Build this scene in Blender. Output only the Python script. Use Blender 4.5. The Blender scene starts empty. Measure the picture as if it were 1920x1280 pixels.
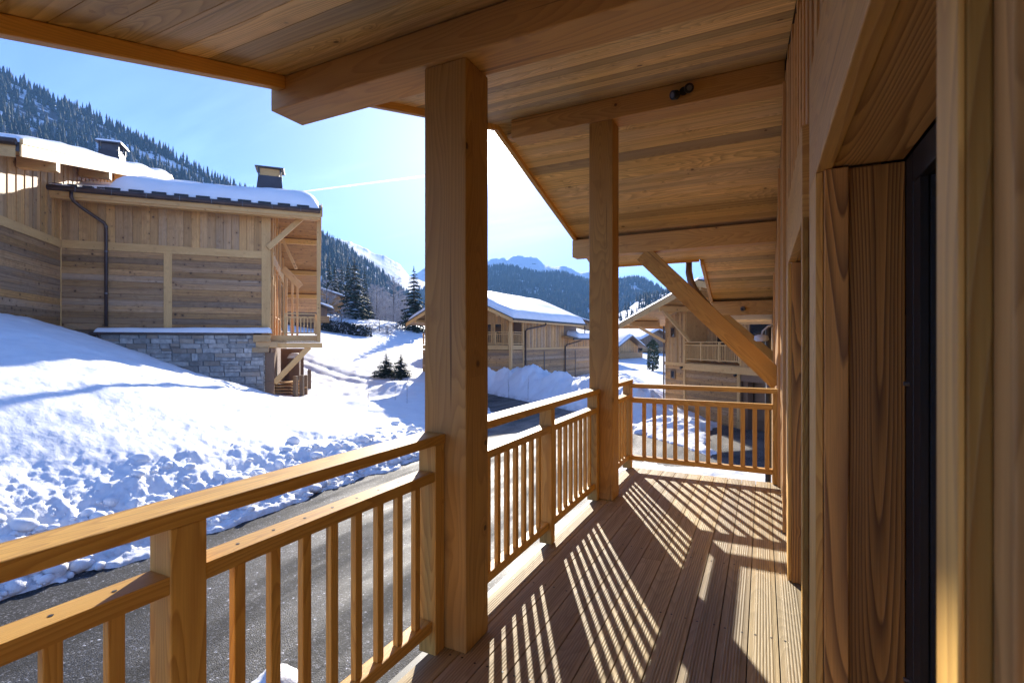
import bpy, math, random
import numpy as np
from mathutils import Vector, Matrix
R = math.radians
random.seed(7)
rng = np.random.default_rng(11)
scene = bpy.context.scene
COL = scene.collection

# ------------------------------------------------------------------ camera
EYE = 1.44                                   # eye height above the balcony deck (z = 0)
YAW = math.atan(470 / 942.0)
SN, CS = math.sin(YAW), math.cos(YAW)
cam_d = bpy.data.cameras.new('camera')
cam = bpy.data.objects.new('camera', cam_d)
COL.objects.link(cam)
cam.location = (0, 0, EYE)
cam.rotation_euler = (R(90), 0, YAW)
cam_d.lens = 942 / 1920 * 36
cam_d.sensor_width = 36
cam_d.shift_y = 0.0005
cam_d.clip_start = 0.05
cam_d.clip_end = 30000
cam_d.dof.use_dof = True
cam_d.dof.focus_distance = 4.0
cam_d.dof.aperture_fstop = 7.0
scene.camera = cam


def bearing(px, py, d):
    """world point seen from the balcony at that bearing and distance (survey of the valley)"""
    u = (px - 960) / 942.0
    v = (641 - py) / 942.0
    return Vector(((u * CS - SN) * d, (u * SN + CS) * d, EYE + v * d))


# ------------------------------------------------------------------ mesh builder
class MB:
    def __init__(self):
        self.v = []; self.f = []; self.uv = []; self.tint = []; self.mi = []

    def face(self, pts, uvs=None, tint=(1, 0, 0), mi=0):
        i = len(self.v)
        self.v.extend([tuple(p) for p in pts])
        self.f.append(tuple(range(i, i + len(pts))))
        if uvs is None:
            uvs = [(0, 0)] * len(pts)
        self.uv.append(uvs); self.tint.append(tint); self.mi.append(mi)

    def box8(self, o, a, b, t, tint=None, mi=0, grey=0.0, var=0.12, ov=None):
        """box from corner o; a = long (grain) axis"""
        o, a, b, t = Vector(o), Vector(a), Vector(b), Vector(t)
        if tint is None:
            tint = (random.uniform(1 - var, 1 + var), grey * random.random(), random.random())
        if a.cross(b).dot(t) < 0:
            b, t = t, b
        L, Wd, T = a.length, b.length, t.length
        ou = random.uniform(0, 60)
        if ov is None: ov = random.uniform(0, 60)
        i = len(self.v)
        P = [o, o + a, o + a + b, o + b, o + t, o + a + t, o + a + b + t, o + b + t]
        self.v.extend([tuple(p) for p in P])
        fs = [((3, 2, 1, 0), ((0, Wd), (L, Wd), (L, 0), (0, 0))),
              ((4, 5, 6, 7), ((0, 0), (L, 0), (L, Wd), (0, Wd))),
              ((0, 1, 5, 4), ((0, -.02), (L, -.02), (L, -.02 - T), (0, -.02 - T))),
              ((2, 3, 7, 6), ((L, Wd + .02), (0, Wd + .02), (0, Wd + .02 + T), (L, Wd + .02 + T))),
              ((1, 2, 6, 5), ((0, 0), (0, Wd), (T, Wd), (T, 0))),
              ((3, 0, 4, 7), ((0, Wd), (0, 0), (T, 0), (T, Wd)))]
        for idx, uv in fs:
            self.f.append(tuple(i + k for k in idx))
            self.uv.append([(u + ou, w + ov) for u, w in uv])
            self.tint.append(tint); self.mi.append(mi)

    def bx(self, x0, x1, y0, y1, z0, z1, ax='x', **k):
        dx, dy, dz = Vector((x1 - x0, 0, 0)), Vector((0, y1 - y0, 0)), Vector((0, 0, z1 - z0))
        a, b, t = {'x': (dx, dy, dz), 'y': (dy, dx, dz), 'z': (dz, dx, dy)}[ax]
        self.box8((x0, y0, z0), a, b, t, **k)

    def beam(self, p0, p1, w, h, up=(0, 0, 1), **k):
        p0, p1 = Vector(p0), Vector(p1)
        a = p1 - p0
        s = a.cross(Vector(up)).normalized()
        n = s.cross(a).normalized()
        self.box8(p0 - s * w / 2 - n * h / 2, a, s * w, n * h, **k)

    def planks(self, o, a, b, t, width, gap=0.0, **k):
        """boards running along a, stacked along b"""
        o, a, b, t = Vector(o), Vector(a), Vector(b), Vector(t)
        n = max(1, round(b.length / width))
        st = b / n
        for i in range(n):
            g = st.normalized() * gap / 2
            self.box8(o + st * i + g, a, st - g * 2, t, **k)

    def prism(self, poly, ext, tint=None, mi=0):
        """closed polygon (3D points) extruded by ext"""
        if tint is None:
            tint = (random.uniform(.9, 1.1), 0, 0)
        P = [Vector(p) for p in poly]; e = Vector(ext)
        n = len(P)
        nrm = (P[1] - P[0]).cross(P[2] - P[1])
        ax = (P[1] - P[0]).normalized(); ay = nrm.normalized().cross(ax)
        ou = random.uniform(0, 50)
        uv = [((p - P[0]).dot(ax) + ou, (p - P[0]).dot(ay) + ou) for p in P]
        self.face(P, uv, tint, mi)
        self.face([p + e for p in reversed(P)], list(reversed(uv)), tint, mi)
        for i in range(n):
            a, b = P[i], P[(i + 1) % n]
            L = (b - a).length
            self.face([a, a + e, b + e, b], [(ou, ou), (ou, ou + e.length), (ou + L, ou + e.length), (ou + L, ou)], tint, mi)

    def tube(self, pts, r, n=8, tint=(1, 0, 0), mi=0, cap=True):
        pts = [Vector(p) for p in pts]
        rs = r if isinstance(r, (list, tuple)) else [r] * len(pts)
        rings = []
        for i, p in enumerate(pts):
            d = (pts[min(i + 1, len(pts) - 1)] - pts[max(i - 1, 0)]).normalized()
            u = d.cross(Vector((0, 0, 1)))
            if u.length < 1e-3:
                u = d.cross(Vector((0, 1, 0)))
            u.normalize(); w = d.cross(u)
            b = len(self.v)
            for k in range(n):
                an = 2 * math.pi * k / n
                self.v.append(tuple(p + (u * math.cos(an) + w * math.sin(an)) * rs[i]))
            rings.append(b)
        for i in range(len(pts) - 1):
            for k in range(n):
                k2 = (k + 1) % n
                self.f.append((rings[i] + k, rings[i + 1] + k, rings[i + 1] + k2, rings[i] + k2))
                self.uv.append([(i, k), (i + 1, k), (i + 1, k + 1), (i, k + 1)]); self.tint.append(tint); self.mi.append(mi)
        if cap:
            for b in (rings[0], rings[-1]):
                self.f.append(tuple(range(b, b + n)))
                self.uv.append([(0, 0)] * n); self.tint.append(tint); self.mi.append(mi)

    def build(self, name, mat, parent=None, bevel=0.0, smooth=False):
        me = bpy.data.meshes.new(name)
        me.from_pydata(self.v, [], self.f)
        uvl = me.uv_layers.new(name='UVMap')
        flat = [c for fu in self.uv for p in fu for c in p]
        uvl.data.foreach_set('uv', flat)
        at = me.attributes.new('tint', 'FLOAT_COLOR', 'FACE')
        at.data.foreach_set('color', [c for t in self.tint for c in (t[0], t[1], t[2], 1)])
        mats = mat if isinstance(mat, (list, tuple)) else [mat]
        for m in mats:
            me.materials.append(m)
        if len(mats) > 1:
            me.polygons.foreach_set('material_index', self.mi)
        if smooth:
            me.polygons.foreach_set('use_smooth', [True] * len(me.polygons))
        me.update()
        o = bpy.data.objects.new(name, me)
        COL.objects.link(o)
        if parent:
            o.parent = parent
        if bevel:
            m = o.modifiers.new('edges', 'BEVEL'); m.width = bevel; m.segments = 2; m.limit_method = 'ANGLE'
        return o


def np_mesh(name, V, F, mat, parent=None, smooth=True, tint=None):
    me = bpy.data.meshes.new(name)
    V = np.asarray(V, dtype=np.float32); F = np.asarray(F, dtype=np.int32)
    k = F.shape[1]
    me.vertices.add(len(V)); me.vertices.foreach_set('co', V.ravel())
    me.loops.add(F.size); me.loops.foreach_set('vertex_index', F.ravel())
    me.polygons.add(len(F))
    me.polygons.foreach_set('loop_start', np.arange(0, F.size, k, dtype=np.int32))
    me.polygons.foreach_set('loop_total', np.full(len(F), k, dtype=np.int32))
    if smooth:
        me.polygons.foreach_set('use_smooth', np.ones(len(F), dtype=bool))
    if tint is not None:
        at = me.attributes.new('tint', 'FLOAT_COLOR', 'FACE')
        at.data.foreach_set('color', np.asarray(tint, dtype=np.float32).ravel())
    me.materials.append(mat)
    me.update(calc_edges=True); me.validate()
    o = bpy.data.objects.new(name, me); COL.objects.link(o)
    if parent:
        o.parent = parent
    return o


def tag(o, label=None, cat=None, group=None, kind=None):
    if label: o['label'] = label
    if cat: o['category'] = cat
    if group: o['group'] = group
    if kind: o['kind'] = kind
    return o


def thing(name, label, cat, loc=(0, 0, 0), rotz=0.0, group=None):
    o = bpy.data.objects.new(name, None)
    o.empty_display_size = 0.3
    COL.objects.link(o)
    o.location = loc; o.rotation_euler = (0, 0, rotz)
    return tag(o, label, cat, group)


def copy_tree(root, loc, rotz, scale, label):
    c = root.copy(); COL.objects.link(c)
    c.location = loc; c.rotation_euler = (0, 0, rotz); c.scale = (scale[0], scale[0], scale[1])
    if label: c['label'] = label
    for ch in list(root.children):
        k = ch.copy(); COL.objects.link(k); k.parent = c
    return c


def dup_child(o, parent, loc):
    c = o.copy(); COL.objects.link(c); c.parent = parent; c.location = loc
    return c


# ------------------------------------------------------------------ numpy noise
def _hash(ix, iy, seed):
    h = (ix.astype(np.int64) * 374761393 + iy.astype(np.int64) * 668265263 + seed * 1274126177) & 0xFFFFFFFF
    h = ((h ^ (h >> 13)) * 1274126177) & 0xFFFFFFFF
    h = h ^ (h >> 16)
    return (h & 0xFFFF) / 65535.0


def vnoise(x, y, seed=0):
    ix = np.floor(x); iy = np.floor(y)
    fx = x - ix; fy = y - iy
    fx = fx * fx * fx * (fx * (fx * 6 - 15) + 10); fy = fy * fy * fy * (fy * (fy * 6 - 15) + 10)
    a = _hash(ix, iy, seed); b = _hash(ix + 1, iy, seed); c = _hash(ix, iy + 1, seed); d = _hash(ix + 1, iy + 1, seed)
    return (a * (1 - fx) + b * fx) * (1 - fy) + (c * (1 - fx) + d * fx) * fy


def fbm(x, y, oct=4, seed=0, gain=.5):
    s = 0; a = 1; tot = 0
    for i in range(oct):
        s = s + a * vnoise(x * 2 ** i + 17.3 * i, y * 2 ** i - 9.1 * i, seed + i); tot += a; a *= gain
    return s / tot


def billow(x, y, oct=3, seed=0):
    s = 0; a = 1; tot = 0
    for i in range(oct):
        s = s + a * np.abs(vnoise(x * 2 ** i + 5.7 * i, y * 2 ** i + 3.3 * i, seed + i) * 2 - 1); tot += a; a *= .55
    return 1 - s / tot


def sstep(a, b, x):
    t = np.clip((x - a) / (b - a), 0, 1)
    return t * t * (3 - 2 * t)


# ------------------------------------------------------------------ materials
def new_mat(name):
    m = bpy.data.materials.new(name); m.use_nodes = True
    nt = m.node_tree
    b = nt.nodes['Principled BSDF']
    return m, nt, b


class N:
    """tiny node helper"""
    def __init__(self, nt): self.nt = nt
    def node(self, t, **k):
        n = self.nt.nodes.new(t)
        for a, b in k.items():
            setattr(n, a, b)
        return n
    def set(self, sock, val):
        if isinstance(val, bpy.types.NodeSocket):
            self.nt.links.new(val, sock)
        else:
            sock.default_value = val
    def math(self, op, a, b=None, c=None, clamp=False):
        n = self.node('ShaderNodeMath', operation=op, use_clamp=clamp)
        self.set(n.inputs[0], a)
        if b is not None: self.set(n.inputs[1], b)
        if c is not None: self.set(n.inputs[2], c)
        return n.outputs[0]
    def mix(self, f, a, b, blend='MIX'):
        n = self.node('ShaderNodeMix', data_type='RGBA', blend_type=blend)
        self.set(n.inputs[0], f); self.set(n.inputs[6], a); self.set(n.inputs[7], b)
        return n.outputs[2]
    def noise(self, vec, scale, detail=2.0, rough=.5, dist=0.0):
        n = self.node('ShaderNodeTexNoise')
        self.set(n.inputs['Vector'], vec); n.inputs['Scale'].default_value = scale
        n.inputs['Detail'].default_value = detail; n.inputs['Roughness'].default_value = rough
        n.inputs['Distortion'].default_value = dist
        return n.outputs['Fac']
    def voro(self, vec, scale, feature='F1'):
        n = self.node('ShaderNodeTexVoronoi', feature=feature)
        self.set(n.inputs['Vector'], vec); n.inputs['Scale'].default_value = scale
        return n
    def remap(self, v, a, b, c=0.0, d=1.0):
        n = self.node('ShaderNodeMapRange')
        self.set(n.inputs[0], v)
        n.inputs[1].default_value = a; n.inputs[2].default_value = b; n.inputs[3].default_value = c; n.inputs[4].default_value = d
        return n.outputs[0]
    def xyz(self, x, y, z=0.0):
        n = self.node('ShaderNodeCombineXYZ')
        self.set(n.inputs[0], x); self.set(n.inputs[1], y); self.set(n.inputs[2], z)
        return n.outputs[0]
    def bump(self, h, strength, dist, normal=None):
        n = self.node('ShaderNodeBump')
        self.set(n.inputs['Height'], h); n.inputs['Strength'].default_value = strength; n.inputs['Distance'].default_value = dist
        if normal is not None: self.set(n.inputs['Normal'], normal)
        return n.outputs[0]


def rgb(r, g, b): return (r, g, b, 1)


def wood(name, light, dark, rings=7.0, ring_c=.55, knots=.5, rough=.55, grey=(.30, .25, .2), ribs=0.0, uscale=.5, vscale=4.0, knot_r=.055, bump=.35, cracks=.0, dist=.12, streak=.0):
    m, nt, b = new_mat(name); n = N(nt)
    uv = n.node('ShaderNodeUVMap', uv_map='UVMap').outputs[0]
    oi = n.node('ShaderNodeObjectInfo').outputs['Random']
    sp = n.node('ShaderNodeSeparateXYZ'); n.set(sp.inputs[0], uv)
    u = n.math('ADD', sp.outputs[0], n.math('MULTIPLY', oi, 37.0)); v = sp.outputs[1]
    at = n.node('ShaderNodeAttribute', attribute_name='tint')
    ac = n.node('ShaderNodeSeparateColor'); n.set(ac.inputs[0], at.outputs['Color'])
    # knots : isotropic cells, gated
    kv = n.voro(n.xyz(u, v), 5.0)
    kc = n.node('ShaderNodeSeparateColor'); n.set(kc.inputs[0], kv.outputs['Color'])
    gate = n.math('LESS_THAN', kc.outputs[0], knots)
    rr = n.math('MULTIPLY', n.math('ADD', kc.outputs[1], .35), knot_r)
    kd = n.math('DIVIDE', kv.outputs['Distance'], rr)
    core = n.math('MULTIPLY', gate, n.remap(kd, .75, 1.05, 1.0, 0.0))
    halo = n.math('MULTIPLY', gate, n.remap(kd, .8, 4.0, 1.0, 0.0))
    # growth ring contours : plain sawn figure
    h = n.noise(n.xyz(n.math('MULTIPLY', u, uscale), n.math('MULTIPLY', v, vscale), n.math('MULTIPLY', ac.outputs[2], 9.0)), 1.0, 1.5, .45, dist)
    h = n.math('ADD', h, n.math('MULTIPLY', halo, .035))
    w1 = n.noise(n.xyz(n.math('MULTIPLY', u, 3.0), n.math('MULTIPLY', v, 22.0)), 1.0, 2.0)
    h = n.math('ADD', h, n.math('MULTIPLY', w1, .012))
    ph = n.math('FRACT', n.math('MULTIPLY', h, rings * 3.0))
    ring = n.math('POWER', ph, 1.7)
    ring = n.math('MULTIPLY', ring, n.remap(ph, .90, 1.0, 1.0, 0.0))
    fib = n.noise(n.xyz(n.math('MULTIPLY', u, 5.0), n.math('MULTIPLY', v, 260.0)), 1.0, 3.0, .6)
    patch = n.noise(n.xyz(n.math('MULTIPLY', u, .8), n.math('MULTIPLY', v, 5.0), 3.3), 1.0, 2.0)
    c = n.mix(n.math('MULTIPLY', ring, ring_c), rgb(*light), rgb(*dark))
    c = n.mix(n.remap(fib, .3, .7, 0, .3), c, rgb(dark[0] * .8, dark[1] * .8, dark[2] * .8))
    c = n.mix(n.remap(patch, .35, .7, 0, .38), c, rgb(dark[0] * 1.05, dark[1] * .98, dark[2] * .9))
    # weathering and board to board colour
    st = n.noise(n.xyz(n.math('MULTIPLY', u, .9), n.math('MULTIPLY', v, 9.0), 7.7), 1.0, 3.0)
    gfac = n.math('MULTIPLY', ac.outputs[1], n.remap(st, .25, .6, .45, 1.0), clamp=True)
    c = n.mix(gfac, c, n.mix(n.math('MULTIPLY', ring, .6), rgb(*grey), rgb(grey[0] * .62, grey[1] * .6, grey[2] * .58)))
    c = n.mix(n.math('MULTIPLY', core, .9), c, rgb(.035, .017, .008))
    c = n.mix(n.math('MULTIPLY', halo, .28), c, rgb(dark[0] * .6, dark[1] * .5, dark[2] * .45))
    if streak:
        s2 = n.noise(n.xyz(n.math('MULTIPLY', u, .3), n.math('MULTIPLY', v, 24.0), 9.9), 1.0, 3.0, .55)
        c = n.mix(n.math('MULTIPLY', n.remap(s2, .46, .66), streak), c, rgb(dark[0] * .66, dark[1] * .66, dark[2] * .66))
    if cracks:
        ck = n.noise(n.xyz(n.math('MULTIPLY', u, .55), n.math('MULTIPLY', v, 38.0), 5.1), 1.0, 1.0, .4)
        ckf = n.math('MULTIPLY', n.remap(ck, .70, .73), cracks)
        c = n.mix(ckf, c, rgb(dark[0] * .22, dark[1] * .2, dark[2] * .2))
    tm = n.xyz(ac.outputs[0], ac.outputs[0], ac.outputs[0])
    c = n.mix(1.0, c, tm, 'MULTIPLY')
    n.set(b.inputs['Base Color'], c)
    b.inputs['Roughness'].default_value = rough
    b.inputs['Specular IOR Level'].default_value = .35
    hh = n.math('ADD', n.math('MULTIPLY', ring, .5), n.math('MULTIPLY', fib, .6))
    if ribs:
        wv = n.math('PINGPONG', n.math('MULTIPLY', v, ribs), 1.0)
        band = n.remap(n.math('PINGPONG', n.math('ADD', v, .0), .066), .02, .03, 0.0, 1.0)
        hh = n.math('ADD', n.math('MULTIPLY', hh, .4), n.math('MULTIPLY', n.math('POWER', wv, .5), n.math('MULTIPLY', band, 2.2)))
        c2 = n.mix(n.math('MULTIPLY', n.math('MULTIPLY', n.remap(wv, .0, .55, 1.0, 0.0), band), .6), c, rgb(dark[0] * .4, dark[1] * .4, dark[2] * .4))
        n.set(b.inputs['Base Color'], c2)
    n.set(b.inputs['Normal'], n.bump(hh, bump, .0025))
    return m


def plain(name, col, rough=.5, metal=0.0, noise_amt=.15, scale=8.0, bump=0.0):
    m, nt, b = new_mat(name); n = N(nt)
    co = n.node('ShaderNodeTexCoord').outputs['Object']
    f = n.noise(co, scale, 4.0, .6)
    c = n.mix(n.remap(f, .3, .7), rgb(*[x * (1 - noise_amt) for x in col]), rgb(*[min(1, x * (1 + noise_amt)) for x in col]))
    n.set(b.inputs['Base Color'], c)
    b.inputs['Roughness'].default_value = rough; b.inputs['Metallic'].default_value = metal
    if bump:
        n.set(b.inputs['Normal'], n.bump(n.noise(co, scale * 4, 3.0), bump, .01))
    return m


M = {}
M['post'] = wood('post_larch', (.71, .40, .085), (.36, .165, .03), rings=10, ring_c=.6, knots=.5, cracks=.7, grey=(.38, .26, .16), knot_r=.11)
M['rail'] = wood('rail_larch', (.73, .445, .105), (.38, .182, .034), rings=12, ring_c=.75, cracks=.45, knots=.2, vscale=5.5, knot_r=.045, grey=(.42, .3, .2))
M['purlin'] = wood('purlin_larch', (.78, .455, .12), (.44, .215, .05), rings=10, ring_c=.6, cracks=.5, knots=.42, grey=(.36, .26, .17), knot_r=.075)
M['soffit'] = wood('soffit_boards', (.98, .70, .265), (.48, .29, .085), streak=.45, rings=15, ring_c=.95, knots=.6, cracks=.5, vscale=3.0, uscale=.4, grey=(.60, .43, .22), knot_r=.095)
M['deck'] = wood('deck_boards', (.66, .515, .275), (.34, .25, .12), streak=.4, rings=8, ring_c=.55, knots=.10, grey=(.42, .34, .25), ribs=150.0, rough=.7, knot_r=.03, bump=.5)
M['clad'] = wood('wall_boards', (.88, .53, .185), (.40, .20, .058), streak=.5, rings=14, ring_c=.75, knots=.16, grey=(.36, .27, .19), vscale=4.5)
M['jamb'] = wood('jamb_boards', (.76, .37, .085), (.11, .04, .011), rings=13, ring_c=1.0, streak=.25, dist=.15, knots=.07, grey=(.3, .2, .12), vscale=4.2, uscale=.33, knot_r=.06, bump=.6)
M['lintel'] = wood('lintel_boards', (.90, .57, .22), (.28, .145, .05), rings=13, ring_c=1.0, knots=.12, vscale=4.0, uscale=.38, grey=(.4, .3, .2), bump=.5)
M['cl_v'] = wood('chalet_vertical_boards', (.66, .365, .125), (.35, .175, .058), streak=.35, rings=5, ring_c=.4, knots=.5, grey=(.37, .26, .165), knot_r=.17)
M['cl_h'] = wood('chalet_horizontal_boards', (.62, .33, .11), (.22, .10, .034), streak=.5, rings=5, ring_c=.5, knots=.5, grey=(.37, .26, .175), knot_r=.19)
M['cl_t'] = wood('chalet_trim', (.71, .425, .16), (.44, .235, .08), rings=5, ring_c=.35, knots=.4, grey=(.42, .33, .23), knot_r=.12)
M['old'] = wood('aged_brown_wood', (.22, .13, .075), (.13, .075, .042), rings=5, ring_c=.4, knots=.2, grey=(.2, .16, .13))
M['zinc'] = plain('brown_metal', (.085, .055, .045), .42, .5, .2, 3.0)
M['pipe'] = plain('brown_pipe', (.17, .115, .085), .5, .2, .2, 5.0)
M['dark'] = plain('dark_metal', (.010, .010, .011), .55, .0)
M['white'] = plain('white_plastic', (.72, .72, .72), .35)
M['greyp'] = plain('grey_metal', (.16, .16, .17), .4, .6)
M['bark'] = plain('bark', (.09, .065, .05), .9, 0, .3, 12, .5)
M['tile'] = plain('dark_roof_slates', (.045, .04, .042), .6, 0, .3, 6)
M['lead'] = plain('chimney_sheet', (.06, .052, .055), .45, .4, .2, 2)


def m_glass():
    m, nt, b = new_mat('window_glass'); n = N(nt)
    co = n.node('ShaderNodeTexCoord').outputs['Object']
    c = n.mix(n.noise(co, 1.5, 2.0), rgb(.008, .008, .01), rgb(.03, .032, .036))
    n.set(b.inputs['Base Color'], c)
    b.inputs['Roughness'].default_value = .04; b.inputs['Specular IOR Level'].default_value = .6
    return m


def m_snow(name, fine=1.0, tracks=False):
    m, nt, b = new_mat(name); n = N(nt)
    co = n.node('ShaderNodeTexCoord').outputs['Object']
    f = n.noise(co, 1.3, 3.0)
    c = n.mix(n.remap(f, .3, .7), rgb(.76, .775, .80), rgb(.83, .84, .855))
    if tracks:
        sp = n.node('ShaderNodeSeparateXYZ'); n.set(sp.inputs[0], co)
        dirt = n.math('MULTIPLY', n.remap(sp.outputs[2], -2.66, -2.38, 1.0, 0.0), n.remap(n.noise(co, 3.0, 5.0, .7), .42, .62))
        c = n.mix(n.math('MULTIPLY', dirt, .55), c, rgb(.33, .31, .30))
    n.set(b.inputs['Base Color'], c)
    b.inputs['Roughness'].default_value = .65
    b.inputs['Specular IOR Level'].default_value = .3
    b.inputs['Subsurface Weight'].default_value = .12
    b.inputs['Subsurface Radius'].default_value = (.04, .05, .06)
    b.inputs['Subsurface Scale'].default_value = .4
    h = n.math('ADD', n.noise(co, 9.0, 4.0, .6), n.math('MULTIPLY', n.noise(co, 45.0, 3.0, .6), .3))
    n.set(b.inputs['Normal'], n.bump(h, .42 * fine, .05))
    return m


def m_asphalt():
    m, nt, b = new_mat('asphalt'); n = N(nt)
    co = n.node('ShaderNodeTexCoord').outputs['Object']
    v = n.voro(co, 52.0)
    cs = n.node('ShaderNodeSeparateColor'); n.set(cs.inputs[0], v.outputs['Color'])
    agg_glint = n.math('ADD', n.remap(cs.outputs[0], 0, 1, .35, 1.5), n.math('MULTIPLY', n.math('GREATER_THAN', cs.outputs[1], .91), 4.5))  # stone tone, plus gravel sparkle put into the colour as bright flecks
    v2 = n.voro(co, 27.0); c2_ = n.node('ShaderNodeSeparateColor'); n.set(c2_.inputs[0], v2.outputs['Color'])
    agg_glint = n.math('MULTIPLY', agg_glint, n.math('ADD', n.remap(c2_.outputs[0], 0, 1, .55, 1.35), n.math('MULTIPLY', n.math('GREATER_THAN', c2_.outputs[1], .965), 3.0)))  # coarser stone tone with larger painted glints
    big = n.noise(co, .45, 4.0, .6)
    c = n.mix(n.remap(big, .35, .65), rgb(.020, .021, .024), rgb(.045, .044, .045))
    c = n.mix(1.0, c, n.xyz(agg_glint, agg_glint, agg_glint), 'MULTIPLY')
    # dry, dusty and frosty streaks farther up the road
    sp = n.node('ShaderNodeSeparateXYZ'); n.set(sp.inputs[0], co)
    far = n.math('MULTIPLY', n.remap(sp.outputs[1], 13.0, 19.0), n.remap(n.noise(co, .6, 3.0), .35, .6))
    c = n.mix(n.math('MULTIPLY', far, .8), c, rgb(.17, .145, .12))
    mpw = n.node('ShaderNodeMapping'); n.set(mpw.inputs[0], co); mpw.inputs['Scale'].default_value = (1.3, .22, 1)
    wet = n.noise(mpw.outputs[0], 1.0, 4.0, .6)
    c = n.mix(n.remap(wet, .5, .6, 0.0, .6), c, n.mix(1.0, c, rgb(.4, .4, .42), 'MULTIPLY'))
    n.set(b.inputs['Base Color'], c)
    n.set(b.inputs['Roughness'], n.remap(wet, .35, .65, .55, .85))
    b.inputs['Specular IOR Level'].default_value = .3
    h = n.math('SUBTRACT', 1.0, v.outputs['Distance'])
    n.set(b.inputs['Normal'], n.bump(n.math('ADD', h, n.math('MULTIPLY', n.noise(co, 220.0, 2.0), .4)), .6, .008))
    return m


def m_foliage(name, col, snowc=(.62, .65, .7)):
    m, nt, b = new_mat(name); n = N(nt)
    at = n.node('ShaderNodeAttribute', attribute_name='tint')
    ac = n.node('ShaderNodeSeparateColor'); n.set(ac.inputs[0], at.outputs['Color'])
    oi = n.node('ShaderNodeObjectInfo').outputs['Random']
    k = n.math('MULTIPLY', ac.outputs[0], n.remap(oi, 0, 1, .8, 1.2))
    c = n.mix(1.0, rgb(*col), n.xyz(k, k, k), 'MULTIPLY')
    c = n.mix(ac.outputs[1], c, rgb(*snowc))
    n.set(b.inputs['Base Color'], c)
    b.inputs['Roughness'].default_value = .8
    b.inputs['Specular IOR Level'].default_value = .15
    return m


def m_mountain(name, rock_bias, scale, rock=(.10, .095, .1), steep=0.0):
    m, nt, b = new_mat(name); n = N(nt)
    co = n.node('ShaderNodeTexCoord').outputs['Object']
    mp = n.node('ShaderNodeMapping'); n.set(mp.inputs[0], co); mp.inputs['Scale'].default_value = (1, 1, 2.6)
    f = n.noise(mp.outputs[0], scale, 6.0, .68, .3)
    g = n.noise(mp.outputs[0], scale * .22, 3.0)
    k = n.math('ADD', f, n.math('MULTIPLY', n.math('SUBTRACT', g, .5), .55))
    fac = n.remap(k, rock_bias, rock_bias + .05)
    c = n.mix(fac, rgb(.84, .86, .9), rgb(*rock))
    n.set(b.inputs['Base Color'], c)
    b.inputs['Roughness'].default_value = .8; b.inputs['Specular IOR Level'].default_value = .1
    n.set(b.inputs['Normal'], n.bump(f, .6, 6.0 / (scale * 30)))
    return m


def m_stone():
    m, nt, b = new_mat('wall_stone'); n = N(nt)
    co = n.node('ShaderNodeTexCoord').outputs['Object']
    at = n.node('ShaderNodeAttribute', attribute_name='tint')
    ac = n.node('ShaderNodeSeparateColor'); n.set(ac.inputs[0], at.outputs['Color'])
    f = n.noise(co, 6.0, 5.0, .65)
    c = n.mix(n.remap(f, .3, .7), rgb(.26, .245, .22), rgb(.55, .52, .465))
    c = n.mix(n.math('MULTIPLY', ac.outputs[1], 1.0), c, rgb(.34, .25, .17))
    c = n.mix(1.0, c, n.xyz(ac.outputs[0], ac.outputs[0], ac.outputs[0]), 'MULTIPLY')
    n.set(b.inputs['Base Color'], c)
    b.inputs['Roughness'].default_value = .85
    n.set(b.inputs['Normal'], n.bump(f, .7, .03))
    return m


M['glass'] = m_glass()
M['snow'] = m_snow('snow', 1.0, True)
M['roofsnow'] = m_snow('roof_snow', .5)
M['asphalt'] = m_asphalt()
M['needles'] = m_foliage('spruce_needles', (.055, .07, .04), (.42, .44, .46))
M['farneedles'] = m_foliage('far_spruce_needles', (.030, .042, .030))
M['twigs'] = m_foliage('frosted_twigs', (.21, .17, .15), (.6, .6, .63))
M['hedge'] = m_foliage('hedge_leaves', (.04, .045, .035), (.6, .64, .7))
M['hill'] = m_mountain('wooded_hill_snow', .50, .035)
M['peak'] = m_mountain('snow_peak', .60, .012, (.13, .13, .15))
M['stone'] = m_stone()
M['mortar'] = plain('mortar', (.27, .26, .25), .9, 0, .2, 10, .3)
M['soil'] = plain('bare_earth', (.24, .18, .12), .9, 0, .3, 3, .4)

# ------------------------------------------------------------------ our chalet
HOUSE = thing('chalet', 'golden larch chalet with covered balcony, square posts and boarded gable ceiling close around the viewer', 'chalet')
RIDGE_Y, RIDGE_Z, SL = 4.58, 3.68, .285
XV = -2.45                                    # verge line
def ceil(y): return RIDGE_Z - SL * abs(y - RIDGE_Y)

def soffit(name, y0, y1, x0, x1):
    mb = MB()
    n = max(1, round(abs(y1 - y0) / .152))
    for i in range(n):
        ya = y0 + (y1 - y0) * i / n; yb = y0 + (y1 - y0) * (i + 1) / n
        o = Vector((x0, ya, ceil(ya))); b = Vector((0, yb - ya, ceil(yb) - ceil(ya)))
        b *= .99
        g = random.choice((0, .25, .4, .75, 1.0)) * .9
        mb.box8(o, (x1 - x0, 0, 0), b, (0, 0, .024), tint=(random.choice((.72, .88, 1.0, 1.1, 1.25)) * random.uniform(.93, 1.07), g, random.random()))
    return mb.build(name, M['soffit'], HOUSE, bevel=.003)

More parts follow.
